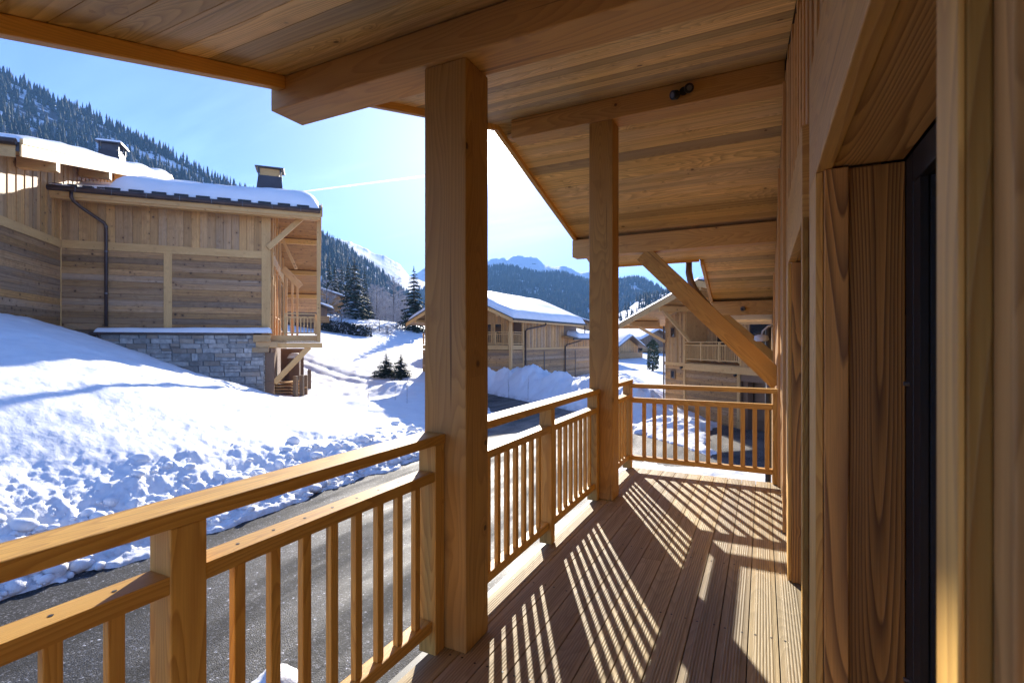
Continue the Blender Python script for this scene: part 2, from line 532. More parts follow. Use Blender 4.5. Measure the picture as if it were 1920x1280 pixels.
soffit('ceiling_boards', RIDGE_Y, -1.7, XV, .16)
soffit('ceiling_boards', RIDGE_Y, 8.07, XV, .16)
soffit('ceiling_boards', 8.075, 11.2, -.80, .16)
mb = MB()                                     # roof deck above the boards
def slabroof(y0, y1, x0, x1, z=.03, th=.16):
    mb.prism([(x0, y0, ceil(y0) + z), (x0, y1, ceil(y1) + z), (x0, y1, ceil(y1) + z + th), (x0, y0, ceil(y0) + z + th)], (x1 - x0, 0, 0))
slabroof(RIDGE_Y, -1.75, XV - .06, 4.0); slabroof(RIDGE_Y, 8.1, XV - .06, 4.0); slabroof(8.1, 11.25, -.86, 4.0)
mb.build('roof', M['tile'], HOUSE)
mb = MB()                                     # verge boards hanging just under the ceiling edge
def verge(y0, y1, x, dz=-.055, h=.28, w=.05):
    mb.box8((x - w, y0, ceil(y0) + dz), (0, y1 - y0, ceil(y1) - ceil(y0)), (w, 0, 0), (0, 0, h))
verge(RIDGE_Y, -1.75, XV + .005); verge(RIDGE_Y, 8.1, XV + .005)
verge(8.12, 11.25, -.80)
mb.build('verge_board', M['purlin'], HOUSE, bevel=.004)
mb = MB()
mb.box8((XV + .006, -1.75, ceil(-1.75) - .075), (0, 1.95 + 1.75, ceil(1.95) - ceil(-1.75)), (.055, 0, 0), (0, 0, .072))
mb.build('verge_batten', M['purlin'], HOUSE, bevel=.004)
mb = MB()                                     # eave board and gutter of the far slope
mb.bx(XV, -.86, 8.06, 8.10, ceil(8.07) - .03, ceil(8.07) + .15)
mb.build('eave_board', M['purlin'], HOUSE, bevel=.004)
mb = MB()
mb.tube([(XV, 8.17, ceil(8.07) + .06), (-.88, 8.17, ceil(8.07) + .06)], .065, 10)
mb.build('gutter', M['zinc'], HOUSE, smooth=True)
mb = MB()
mb.tube([(-1.02, 8.17, 2.70), (-1.02, 8.17, 2.52), (-1.0, 8.17, 2.40), (-.95, 8.18, 2.27), (-.86, 8.2, 2.13), (-.7, 8.24, 1.93), (-.4, 8.3, 1.58), (.0, 8.38, 1.12), (.09, 8.4, .95), (.1, 8.4, .7)], .052, 10)
mb.build('downpipe', M['pipe'], HOUSE, smooth=True)

def purlin(y0, y1, x0, z0, bevel=.006):
    mb = MB(); y = (y0 + y1) / 2
    mb.bx(x0, .155, y0, y1, z0, min(ceil(y0), ceil(y1)) - .002, 'x', tint=(1, random.uniform(.0, .35), random.random()))
    return mb.build('purlin', M['purlin'], HOUSE, bevel=bevel)
purlin(1.95, 2.17, -2.51, 2.755)
purlin(4.47, 4.69, -2.24, 3.46)
purlin(6.99, 7.21, -2.50, 2.68)
purlin(9.70, 9.90, -.82, 1.915)
for (ya, yb, za) in ((2.172, 2.30, 2.90), (4.692, 4.80, 3.56), (7.212, 7.33, 2.80)):   # pale packing board beside each purlin
    mb = MB(); mb.bx(XV + .06, .155, ya, yb, min(ceil(yb), ceil(ya)) - .05, min(ceil(yb), ceil(ya)) - .004, 'x', tint=(1.15, 0, .3))
    mb.build('packing_board', M['cl_t'], HOUSE, bevel=.003)

for (xa, xb, ya, yb, zt) in ((-1.457, -1.222, 1.975, 2.185, 2.754), (-1.438, -1.214, 4.480, 4.690, 3.459)):
    mb = MB(); mb.bx(xa, xb, ya, yb, .002, zt, 'z', tint=(.82, random.uniform(.1, .25), random.random()))
    mb.build('post', M['post'], HOUSE, bevel=.007)

for (x0, z0, x1, z1, y, w, h) in ((.19, .94, -1.48, 2.66, 7.09, .17, .235), (.19, 1.10, -.75, 1.97, 9.80, .18, .22)):
    mb = MB(); mb.beam((x0, y, z0), (x1, y, z1), w, h, tint=(.86, 0, .5))
    mb.build('brace', M['post'], HOUSE, bevel=.006)

mb = MB()                                     # deck
xs = .069
edges = [xs + .1325 * 1] + [xs - .1325 * k for k in range(0, 12)]
for i in range(len(edges) - 1):
    xa, xb = edges[i + 1], edges[i]
    if xa < -1.475: xa = -1.475
    if xb - xa < .03: continue
    y = -1.5; 
    cuts = [-1.5, 5.80] if i not in (3, 6, 9) else [-1.5, (2.2, 3.4, 1.2)[i // 3 - 1], 5.80]
    for j in range(len(cuts) - 1):
        mb.bx(xa + .0025, xb - .0025, cuts[j] + .002, cuts[j + 1] - .002, -.028, 0, 'y', tint=(random.uniform(.85, 1.12), random.uniform(.1, .9), random.random()), ov=-.048)
for i in range(len(edges) - 1):
    for y in (.35, 1.15, 1.95, 2.75, 3.55, 4.35, 5.15):
        for f in (.22, .78):
            x = edges[i + 1] + (edges[i] - edges[i + 1]) * f + random.uniform(-.004, .004); yy = y + random.uniform(-.008, .008)
            if x > -1.46: mb.tube([(x, yy, -.002), (x, yy, .0012)], .0042, 6, mi=1)
mb.build('deck', [M['deck'], M['dark']], HOUSE, bevel=.003)
mb = MB(); mb.bx(-1.45, .19, -1.5, 5.76, -.06, -.032, 'y'); mb.build('deck_gap_shade', M['dark'], HOUSE)  # dark sheet added so no bright ground shows through the board gaps
mb = MB()
for x in (-1.40, -.75, -.1):
    mb.bx(x - .04, x + .04, -1.5, 5.78, -.21, -.062, 'y')
mb.bx(-1.46, .3, 5.70, 5.78, -.23, -.212, 'x'); mb.build('deck_joist', M['purlin'], HOUSE)

# ---- wall with its openings
DOORS = ((.575, 1.705, 1.93), (2.275, 3.465, 1.915))
mb = MB()
def wall_boards(y0, y1, z0, z1):
    """vertical board on board cladding between y0 and y1"""
    n = max(1, round((y1 - y0) / .10)); st = (y1 - y0) / n
    for i in range(n):
        ya = y0 + st * i
        proud = .0 if i % 2 else .014
        mb.box8((.17 - proud, ya + .001, z0), (0, 0, z1 - z0), (0, st - .002, 0), (.03, 0, 0), tint=(random.uniform(.75, 1.15), random.uniform(0, .35), random.random()))
def wall_run(y0, y1, z0=.005):
    n = max(1, round((y1 - y0) / .5)); st = (y1 - y0) / n
    for i in range(n):
        a, b = y0 + st * i, y0 + st * (i + 1)
        wall_boards(a, b, z0, min(ceil(a), ceil(b)) - .006)
wall_run(-1.6, .575); wall_run(.575, 1.705, 1.95); wall_run(1.705, 2.275); wall_run(2.275, 3.465, 1.93); wall_run(3.465, 11.0, -2.6)
mb.build('wall_cladding', M['clad'], HOUSE, bevel=.002)
mb = MB()
mb.bx(.20, .30, -1.7, .54, -2.7, 3.0, 'z'); mb.bx(.20, .30, .54, 1.73, 2.02, 3.2, 'z'); mb.bx(.20, .30, 1.74, 2.24, -2.7, 3.2, 'z')
mb.bx(.20, .30, 2.24, 3.5, 2.02, 3.4, 'z'); mb.bx(.20, .30, 3.5, 11, -2.7, 3.4, 'z')
mb.bx(.31, 4.0, 10.9, 11, -2.7, 3.4, 'z'); mb.bx(.31, 4.0, -1.7, -1.6, -2.7, 3.4, 'z'); mb.bx(3.9, 4.0, -1.6, 10.9, -2.7, 3.3, 'z')
mb.bx(.20, .30, .54, 1.73, -2.7, -.04, 'z'); mb.bx(.20, .30, 2.24, 3.5, -2.7, -.04, 'z')
mb.build('inner_wall', M['cl_v'], HOUSE)
# vertical corner trims along the wall
mb = MB()
for (y, w) in ((4.30, .07), (5.63, .09), (8.15, .1)):
    mb.bx(.135, .156, y, y + w, .006 if y < 5.7 else -2.6, min(ceil(y), ceil(y + w)) - .2, 'z', tint=(1.1, 0, .2))
mb.build('wall_batten', M['cl_t'], HOUSE, bevel=.002)

for k, (ya, yb, zt) in enumerate(DOORS):
    fr = MB()
    XF = .345
    fr.bx(XF, XF + .06, ya + .0, ya + .07, .02, zt, 'z'); fr.bx(XF, XF + .06, yb - .09, yb - .02, .02, zt, 'z')
    fr.bx(XF, XF + .06, ya + .07, yb - .09, zt - .08, zt, 'y'); fr.bx(XF, XF + .06, ya + .07, yb - .09, .0, .08, 'y')
    d = fr.build('door', M['dark'], HOUSE, bevel=.003)
    g = MB(); g.bx(XF + .02, XF + .04, ya + .07, yb - .09, .08, zt - .08, 'z'); g.build('pane', M['glass'], d)
    if True:   # inner sash, a hand's breadth in
        s_ = MB(); s_.bx(XF + .002, XF + .018, yb - .15, yb - .092, .082, zt - .082, 'z', tint=(.9, 0, 0)); s_.build('sash', M['dark'], d)
    li = MB()                                 # lintel : outer board, under lip and soffit boards
    y_end = yb + (.195 if k == 0 else -.03)
    li.bx(.137, .178, ya - .02, y_end, zt, zt + .37, 'y', tint=(1.08, .2, .3))
    li.build('lintel', M['rail'], d, bevel=.003)
    ls = MB()
    ls.bx(.1795, .345, ya - .02, yb + .0, zt + .008, zt + .03, 'y', tint=(.95, .1, .7))
    ls.build('lintel_soffit', M['lintel'], d, bevel=.002)
    j = MB()                                  # far jamb, facing the viewer
    j.bx(.2165, .346, yb - .012, yb + .012, .003, zt, 'z', tint=(.80, 0, .1)); 
    j.build('jamb', M['jamb'], d, bevel=.003)
    c_ = MB()
    c_.bx(.157, .2155, yb - .03, yb + .02, .003, zt, 'z', tint=(1.35, .15, .45))
    c_.build('jamb', M['jamb'], d, bevel=.003)
    t = MB()                                  # casing board on the wall face beyond the opening
    t.bx(.137, .1555, yb - .012, yb + .19, .003, zt - .002, 'z', tint=(1.2, .1, .6)); t.build('casing', M['rail'], d, bevel=.002)
    t = MB(); t.bx(.1395, .1555, ya - .075, ya - .022, .003, zt - .002, 'z', tint=(.62, 0, .7)); t.build('casing', M['rail'], d, bevel=.002)  # side of the near batten, its deep reflected tone put into the colour
    t = MB(); t.bx(.1345, .139, ya - .075, ya - .022, .003, zt - .002, 'z', tint=(1.15, .1, .7)); t.build('casing_lit_face', M['rail'], d, bevel=.001)  # thin facing added so the batten front is painted paler than its side
    t = MB(); t.bx(.157, .346, ya - .05, ya - .021, .003, zt, 'z', tint=(.9, 0, .3)); t.build('jamb', M['jamb'], d, bevel=.002)
    if k == 0:
        h = MB()
        for zz in (1.33, .55):
            h = MB(); h.tube([(XF - .012, yb - .055, zz), (XF + .001, yb - .055, zz)], .006, 8); h.build('screw', M['greyp'], d)

# ---- railings
BAL_M = None
def make_bal(h, wx, wy):
    mb = MB(); mb.bx(-wx / 2, wx / 2, -wy / 2, wy / 2, 0, h, 'z', tint=(1.0, .05, .5))
    o = mb.build('baluster', M['rail'], None, bevel=.003)
    return o
bal_side = None
def side_railing(label, y0, y1, newels, bals, capend=False):
    global bal_side
    t = thing('balcony_railing', label, 'railing', (-1.39, (y0 + y1) / 2, 0), 0, 'larch balcony railings between the posts')
    c = (y0 + y1) / 2
    m = MB(); m.bx(-.075, .055, y0 - c, y1 - c, .966, 1.010, 'y', tint=(1, 0, .3)); m.build('handrail', M['rail'], t, bevel=.005)
    segs = []; s = y0
    for a, b in sorted(newels):
        if a > s: segs.append((s, a))
        s = b
    if s < y1: segs.append((s, y1))
    for (a, b) in segs:
        m = MB(); m.bx(-.038, .046, a - c, b - c, .80, .845, 'y')
        for y in bals:
            if a < y < b: m.tube([(.004, y - c, .8445), (.004, y - c, .8462)], .0048, 8, mi=1)
        m.build('middle_rail', [M['rail'], M['dark']], t, bevel=.006)
        m = MB(); m.bx(-.038, .032, a - c, b - c, .105, .158, 'y'); m.build('bottom_rail', M['rail'], t, bevel=.006)
    for a, b in newels:
        m = MB(); m.bx(-.045, .050, a - c, b - c, .002, .9655, 'z', tint=(1.02, .05, random.random())); m.build('newel', M['rail'], t, bevel=.004)
    for y in bals:
        if bal_side is None:
            bal_side = make_bal(.642, .026, .036); bal_side.parent = t; bal_side.location = (.003, y - c, .158)
        else:
            dup_child(bal_side, t, (.003, y - c, .158))
    return t
side_railing('nearest larch railing, running out of the picture at the lower left corner', -1.2, 1.974, [(.752, .845), (1.902, 1.974)],
             [.965 + .1215 * i for i in range(8)] + [.65 - .12 * i for i in range(14)])
side_railing('larch railing run between the thick near post and the second post', 2.187, 4.479, [(3.315, 3.380), (4.412, 4.479)],
             [2.23 + .12 * i for i in range(9)] + [3.475 + .122 * i for i in range(8)])
side_railing('short larch railing between the second post and the deck corner', 4.692, 5.80, [(5.715, 5.80)],
             [4.78 + .121 * i for i in range(8)])
t = thing('balcony_railing', 'railing across the far end of the deck with snow and driveway behind it', 'railing', (-.57, 5.75, 0), 0, 'larch balcony railings between the posts')
m = MB(); m.bx(-.765, .735, -.06, .05, .921, .966, 'x', tint=(1, 0, .6)); m.build('handrail', M['rail'], t, bevel=.005)
m = MB(); m.bx(-.775, .66, -.03, .04, .752, .808, 'x', tint=(1, 0, .6)); m.build('middle_rail', M['rail'], t, bevel=.005)
m = MB(); m.bx(-.775, .66, -.03, .04, .098, .148, 'x', tint=(1, 0, .6)); m.build('bottom_rail', M['rail'], t, bevel=.005)
m = MB(); m.bx(.661, .715, -.04, .045, .003, .9205, 'z', tint=(1, 0, .6)); m.build('newel', M['rail'], t, bevel=.004)
b0 = None
for i in range(12):
    x = -1.2 + .1127 * i + .57
    if b0 is None:
        b0 = make_bal(.603, .042, .026); b0.parent = t; b0.location = (x, .005, .1485)
    else:
        dup_child(b0, t, (x, .005, .1485))

# ---- lamps on the beams
def spot(label, loc, heads):
    t = thing('beam_spotlight', label, 'spotlight', loc)
    for (dx, dz, tilt, face) in heads:
        m = MB()
        d = Vector((tilt, -1, -.35)).normalized(); p = Vector((dx, 0, dz))
        m.tube([p, p + Vector((0, -.035, 0))], .016, 10)
        m.tube([p + Vector((0, -.03, 0)) - d * .01, p + Vector((0, -.03, 0)) + d * .012, p + Vector((0, -.03, 0)) + d * .055, p + Vector((0, -.03, 0)) + d * .058], [.02, .038, .038, .034], 16)
        h = m.build('lamp_head', M['dark'] if face == 'd' else M['greyp'], t, smooth=False)
        m = MB(); m.tube([p + Vector((0, -.03, 0)) + d * .0585, p + Vector((0, -.03, 0)) + d * .0600], [.022, .020], 16); m.build('lens', M['greyp'] if face == 'd' else M['dark'], h)
    m = MB(); m.tube([(0, -.001, 0), (0, -.014, 0)], .035, 14); m.build('base', M['dark'], t)
    return t
spot('pair of small dark spotlights on the ridge beam above the second post', (-.60, 4.469, 3.565), [(-.045, -.03, -.9, 'd'), (.04, .0, .3, 'd')])
spot('single small grey spotlight low on the farthest beam near the wall', (-.30, 9.699, 2.03), [(.0, 0, -.3, 'g')])
t = thing('wall_lamp', 'white globe lamp on a bracket at the far end of our wall', 'lamp', (.13, 9.3, 1.50))
m = MB(); m.tube([(.03, 0, .22), (-.05, 0, .20), (-.13, 0, .12), (-.15, 0, .03)], .014, 8); m.build('bracket', M['white'], t, smooth=True)
m = MB(); m.tube([(-.15, 0, .06), (-.15, 0, .045), (-.15, 0, -.02), (-.15, 0, -.05)], [.05, .10, .115, .08], 18); m.build('lamp_shade', M['white'], t, smooth=True)
mb = MB()
mb.tube([(.09, 10.4, -2.6), (.09, 10.4, 1.7)], .05, 10); mb.build('downpipe', M['greyp'], HOUSE, smooth=True)
# snow lying on our roof
def snow_slab(P00, P10, P11, P01, th, nx, ny, name='snow_cover', parent=None, seed=0, edge=.35, rough=.06, droop=.0):
    """rounded blanket of snow over a sloped quad; x along P00>P10, y along P00>P01"""
    P = [Vector(p) for p in (P00, P10, P11, P01)]
    Lx = (P[1] - P[0]).length; Ly = (P[3] - P[0]).length
    V = []; F = []
    def edgef(d): 
        q = max(0.0, min(1.0, d / edge)); return math.sqrt(max(0, 1 - (1 - q) ** 2))
    us = np.concatenate([[0], np.linspace(0.004, edge / Lx, 5), np.linspace(edge / Lx, 1 - edge / Lx, nx)[1:-1], np.linspace(1 - edge / Lx, .996, 5), [1]])
    vs = np.concatenate([[0], np.linspace(0.006, edge / Ly, 5), np.linspace(edge / Ly, 1 - edge / Ly, ny)[1:-1], np.linspace(1 - edge / Ly, .994, 5), [1]])
    UU, VV = np.meshgrid(us, vs)
    nz = fbm(UU * Lx * .5 + seed, VV * Ly * .5, 3, seed) - .5
    nf = fbm(UU * Lx * 2.2 + seed, VV * Ly * 2.2, 2, seed + 9) - .5
    for j in range(len(vs)):
        for i in range(len(us)):
            u, v = us[i], vs[j]
            b = P[0] * (1 - u) * (1 - v) + P[1] * u * (1 - v) + P[2] * u * v + P[3] * (1 - u) * v
            e = edgef(min(u, 1 - u) * Lx) * edgef(min(v, 1 - v) * Ly)
            V.append((b.x, b.y, b.z + e * (th + nz[j, i] * rough * 6 + nf[j, i] * rough)))
    W_ = len(us); H_ = len(vs)
    for j in range(H_ - 1):
        for i in range(W_ - 1):
            a = j * W_ + i
            F.append((a, a + 1, a + W_ + 1, a + W_))
    return np_mesh(name, V, F, M['roofsnow'], parent)
snow_slab((XV, -1.7, ceil(-1.7) + .2), (3.9, -1.7, ceil(-1.7) + .2), (3.9, RIDGE_Y, RIDGE_Z + .2), (XV, RIDGE_Y, RIDGE_Z + .2), .3, 12, 12, parent=HOUSE)
snow_slab((XV, RIDGE_Y, RIDGE_Z + .2), (3.9, RIDGE_Y, RIDGE_Z + .2), (3.9, 8.0, ceil(8.0) + .2), (XV, 8.0, ceil(8.0) + .2), .3, 12, 12, parent=HOUSE)

# ------------------------------------------------------------------ ground
def tps_fit(P, Z, lam=.02):
    P = np.asarray(P, float); Z = np.asarray(Z, float); n = len(P)
    d = np.linalg.norm(P[:, None] - P[None], axis=2)
    K = np.where(d > 0, d * d * np.log(d + 1e-9), 0) + lam * n * np.eye(n)
    A = np.zeros((n + 3, n + 3)); A[:n, :n] = K; A[:n, n] = 1; A[:n, n + 1:] = P; A[n, :n] = 1; A[n + 1:, :n] = P.T
    w = np.linalg.solve(A, np.concatenate([Z, np.zeros(3)]))
    return P, w
def tps_eval(fit, x, y):
    P, w = fit; n = len(P)
    out = np.full(x.shape, w[n]) + w[n + 1] * x + w[n + 2] * y
    for (px, py), c in zip(P, w[:n]):
        d2 = (x - px) ** 2 + (y - py) ** 2
        out += c * .5 * d2 * np.log(d2 + 1e-9)
    return out
CP = [(-10.7, -12, -2.65), (-10.7, -4, -2.65), (-10.6, 3.5, -2.62), (-10.8, 7, -2.6), (-10.9, 10.4, -2.6), (-10.8, 14.2, -2.6), (-12, 21, -2.5),
      (-12.3, 4, -1.95), (-12.4, 8, -2.05), (-12.8, 11.5, -2.1), (-13, 14.5, -2.15), (-14.2, 4.6, -.95), (-14.4, 8, -1.2), (-14.6, 11.5, -1.6), (-14, 0, -.8),
      (-16.1, 5.2, .13), (-17.2, 7.4, .10), (-18.5, 10.1, -.10), (-20.8, 14.6, -.70), (-17, 13.5, -1.35), (-17, 17, -1.9), (-20, 19, -1.9), (-24, 21.5, -1.95), (-16.5, 1.5, .3),
      (-35.2, 13.3, 2.47), (-33.9, 14.8, 1.70), (-31, 17.8, -.04), (-28.3, 21.2, -2.0), (-27, 22.8, -2.2), (-31.1, 10.1, 2.80), (-22, 5, 1.7), (-24, 10, 1.25), (-27, 16, -.05), (-25.5, 18.5, -1.2), (-30, 2, 3.2), (-20, -4, 1.2),
      (-25, 28, -2.05), (-30, 33, -1.7), (-31, 29, -2.0), (-21.9, 30, -1.85), (-27.5, 37, -1.25), (-36, 37, -.7), (-35, 41, -.7),
      (-47, 45, 1.6), (-57, 54, 3.0), (-46, 61, 1.3), (-52, 55, 2.2), (-30, 48, -1.2), (-62, 70, 5), (-60, 30, 6), (-45, 8, 5), (-40, -2, 4.2), (-28, -10, 2.6), (-45, -12, 6),
      (-20, 45, -2.0), (-10, 60, -2.2), (20, 60, -2.3), (40, 40, -2.4), (40, 0, -2.7), (0, -20, -2.6), (-4, 5, -2.6), (-3, 16, -2.55), (-6, 30, -2.45), (5, 25, -2.5),
      (-15, 38, -2.2), (-7, 45, -2.3), (0, 100, -2.5), (-60, 110, 5), (60, 100, -2.5), (-100, 60, 12), (-100, 0, 14), (80, -40, -2.6), (-60, -60, 6)]
FIT = tps_fit([(a, b) for a, b, c in CP], [c for a, b, c in CP])
ROADS = [[(-10.7, -30), (-10.7, 3.5), (-10.65, 7), (-10.85, 10.4), (-10.65, 14.2), (-11.6, 20), (-14.2, 26), (-18, 31), (-22.5, 34.6), (-19.9, 35.3), (-14, 31.2), (-8.8, 27.5), (-6.6, 25.3),
          (-5.2, 23.0), (-3.6, 21.2), (-1.9, 19.6), (-1.2, 18.3), (-2.4, 17.4), (-4.0, 17.2), (-4.6, 14), (-2.0, 12.5), (3, 12), (3, -30)],
         [(-1.5, 17.9), (-1.6, 20.5), (-2.3, 24), (-1.6, 29.9), (1.8, 28.5), (2.5, 24), (2.6, 18)]]
def poly_sdf(poly, x, y):
    d = np.full(x.shape, 1e18); ins = np.zeros(x.shape, bool)
    n = len(poly)
    for i in range(n):
        ax, ay = poly[i]; bx, by = poly[(i + 1) % n]
        ex, ey = bx - ax, by - ay
        t = np.clip(((x - ax) * ex + (y - ay) * ey) / (ex * ex + ey * ey), 0, 1)
        d = np.minimum(d, (x - ax - ex * t) ** 2 + (y - ay - ey * t) ** 2)
        c = ((ay > y) != (by > y)) & (x < (bx - ax) * (y - ay) / ((by - ay) + 1e-12) + ax)
        ins ^= c
    d = np.sqrt(d)
    return np.where(ins, -d, d)
def seg_dist(pts, x, y):
    d = np.full(x.shape, 1e9)
    for (ax, ay), (bx, by) in zip(pts[:-1], pts[1:]):
        ex, ey = bx - ax, by - ay
        t = np.clip(((x - ax) * ex + (y - ay) * ey) / (ex * ex + ey * ey), 0, 1)
        d = np.minimum(d, np.hypot(x - ax - ex * t, y - ay - ey * t))
    return d
def ground_z(x, y):
    r = np.hypot(x, y)
    z = tps_eval(FIT, x, y)
    far = sstep(90, 170, r)
    z = z * (1 - far) + far * (-3 + np.clip((-x - 40) * .05, 0, 9))
    sd = np.minimum(poly_sdf(ROADS[0], x, y), poly_sdf(ROADS[1], x, y))
    near = sstep(60, 20, r)
    sdn = sd + near * ((fbm(x * 1.1, y * 1.1, 4, 3) - .5) * .75 + (fbm(x * 5, y * 5, 2, 8) - .5) * .16)
    z = np.where(sd < 3, -2.69 + (z + 2.69) * sstep(-.3, 1.9, sd), z)
    # lumpy ploughed bank along the road
    bank = np.exp(-((sd - 1.15) / .95) ** 2) * sstep(-.1, .5, sd)
    left = sstep(-9.5, -10.3, x) * sstep(22, 17, y)
    z = z + left * bank * ((.08 + .34 * (fbm(x * .7, y * .8, 4, 21) - .5)) + .10 * (billow(x * 2.6, y * 2.6, 3, 5) - .5))
    lump = left * np.exp(-((sd - 1.6) / 1.7) ** 2)
    z = z + lump * (.20 * (fbm(x * 2.6, y * 2.6, 4, 31, .6) - .5) + .10 * (billow(x * 8, y * 8, 2, 33) - .5))
    crumb = left * sstep(.0, .3, sd) * np.exp(-(np.maximum(sd, 0) / 2.2))
    z = z + crumb * (.16 * (fbm(x * 4.2, y * 4.2, 3, 35) - .45) + .11 * (billow(x * 9.5, y * 9.5, 2, 37) - .5))
    # old ploughed ridge, a bit higher up the slope
    r2 = sstep(-10.8, -11.5, x) * sstep(20, 15, y) * np.exp(-((sd - 2.3 - .5 * np.sin(y * .9)) / .5) ** 2)
    z = z + r2 * (.28 * (billow(x * 1.3, y * 1.3, 2, 41) - .25))
    # high bank across the road
    far_bank = np.exp(-(seg_dist([(-22, 38.2), (-18.3, 37.2), (-12.8, 33.4), (-7.6, 29.6), (-6.2, 28)], x, y) / 1.7) ** 2)
    z = z + far_bank * (1.25 + 1.0 * (billow(x * .5, y * .5, 3, 61) - .5) + .55 * (billow(x * 1.4, y * 1.4, 3, 63) - .5))
    fb2 = np.exp(-(seg_dist([(-6.5, 33), (-9.5, 40), (-12, 47)], x, y) / 1.5) ** 2)
    z = z + fb2 * (.5 + .9 * (billow(x * .6, y * .6, 3, 71) - .4))
    # heaps beside the driveway and by the house
    for hx, hy, hr, hh in ((-3.6, 24.8, 1.8, .35), (1.0, 22.6, .8, .8), (-5.35, 4.2, .34, .28), (-2.7, 16.0, 1.6, .12), (-31, 42, 1.2, .8), (-24.3, 29.2, 1.4, .4)):
        z = z + hh * np.exp(-((x - hx) ** 2 + (y - hy) ** 2) / hr ** 2) * (.6 + .9 * billow(x * 1.5, y * 1.5, 3, 81))
    # wind crust on the slope, softened right under the house
    soft = sstep(2.2, 4.5, sd)
    a = .5 + .5 * near
    wx = x * .80 + y * .6; wy = -x * .6 + y * .8
    z = z + a * (fbm(wx * .45, wy * .45, 3, 91) - .5) * .30
    crust = sstep(32, 18, r) * (1 - .5 * sstep(-19, -23, x))
    z = z + crust * ((fbm(wx * 3.2, wy * 1.9, 3, 93, .6) - .5) * .075 + (billow(wx * 6.5, wy * 4.5, 2, 95) - .5) * .028)
    mid = sstep(16, 24, r) * sstep(80, 50, r)
    z = z + mid * (fbm(wx * .9, wy * .6, 4, 97, .6) - .5) * .25
    # tyre tracks on the white side road
    for off in (0, 1.7):
        tr = np.exp(-(seg_dist([(-44, 33 + off), (-32, 31.5 + off), (-25, 31.5 + off), (-19, 33 + off)], x, y) / .35) ** 2)
        z = z - tr * .16
    # the trodden hollow below the left balcony
    z = z - .35 * np.exp(-(((x + 24.6) / 1.8) ** 2 + ((y - 26.0) / 2.0) ** 2))
    edge = sstep(-.03, .12, sdn)
    thin = -2.72 + .05 * edge + .07 * edge * fbm(x * 9, y * 9, 2, 19)
    zz = np.where(sdn < 0, -2.78 - np.clip(-sdn, 0, 1) * .3, 0)
    patch = np.exp(-((x + 5.35) ** 2 + (y - 4.2) ** 2) / .34 ** 2)
    onroad = -2.86 + patch * (.22 + .16 * billow(x * 6, y * 6, 2, 5)) - np.clip(-sdn, 0, 1) * .0
    z = np.where(sdn < -.04, onroad, onroad * (1 - edge) + np.maximum(z, thin) * edge)
    # sunk under our own house
    return np.where((x > 1.0) & (y < 12.3) & (r < 40), -3.1, z)

az = np.concatenate([np.arange(-180, -84, 4.0), np.arange(-84, -78, .5), np.arange(-78, 14, .17), np.arange(14, 30, .6), np.arange(30, 180.1, 5.0)])
rad = np.concatenate([[1.5, 3.0], np.arange(4.2, 8, .10), np.arange(8, 15, .055), np.arange(15, 26, .10), np.geomspace(26, 120, 260), np.geomspace(122, 1600, 40)])
AZ, RA = np.meshgrid(np.radians(az), rad)
GX, GY = np.sin(AZ) * RA, np.cos(AZ) * RA
GZ = ground_z(GX, GY)
nA, nR = len(az), len(rad)
ii = (np.arange(nR - 1)[:, None] * nA + np.arange(nA - 1)[None]).ravel()
GF = np.stack([ii, ii + 1, ii + nA + 1, ii + nA], 1)
g = np_mesh('snow_ground', np.stack([GX.ravel(), GY.ravel(), GZ.ravel()], 1), GF, M['snow'])
tag(g, 'deep white snow covering the slope, banks and valley floor', 'snow', kind='structure')
def gz(x, y): return float(ground_z(np.array([float(x)]), np.array([float(y)]))[0])

# loose blocks and clods thrown up by the plough
def clods(name, label, pts):
    import bmesh
    bm = bmesh.new(); bmesh.ops.create_icosphere(bm, subdivisions=2, radius=1.0)
    bv = np.array([v.co[:] for v in bm.verts]); bf = np.array([[v.index for v in f.verts] for f in bm.faces]); bm.free()
    V = []; F = []; off = 0
    for (x, y, s) in pts:
        sd = random.randint(0, 9999)
        nn = fbm(bv[:, 0] * 1.6 + sd, bv[:, 1] * 1.6 + bv[:, 2] * 2.1, 3, sd % 50)
        w = bv * (.62 + .75 * nn)[:, None] * np.array([random.uniform(.7, 1.3), random.uniform(.7, 1.3), random.uniform(.55, .9)]) * s
        an = random.uniform(0, 6.28); c, s_ = math.cos(an), math.sin(an)
        w = np.stack([w[:, 0] * c - w[:, 1] * s_, w[:, 0] * s_ + w[:, 1] * c, w[:, 2]], 1) + np.array([x, y, gz(x, y) + s * random.uniform(-.1, .3)])
        V.append(w); F.append(bf + off); off += len(bv)
    o = np_mesh(name, np.concatenate(V), np.concatenate(F), M['snow'])
    tag(o, label, 'snow', kind='stuff')
pts = []
while len(pts) < 1150:
    y = random.uniform(.5, 21); off = abs(random.gauss(.2, .9)) + .06
    cl = vnoise(np.array([y * .55]), np.array([off * .8]), 5)[0]
    if random.random() > cl ** 1.5 * 1.6: continue
    x = -10.75 - off - max(0, y - 14) * .16
    pts.append((x, y, random.choice((.025, .03, .04, .05, .06, .08, .11, .15, .2)) * (1.0 if off > .3 else .6)))
clods('snow_clods', 'loose snow clods along the ploughed edge of the road', pts)
mb = MB()
mb.face([(-30, -40, -2.70), (12, -40, -2.70), (12, 42, -2.70), (-30, 42, -2.70)])
tag(mb.build('road', M['asphalt']), 'dark wet asphalt road curving past the balcony between snow banks', 'road', kind='structure')

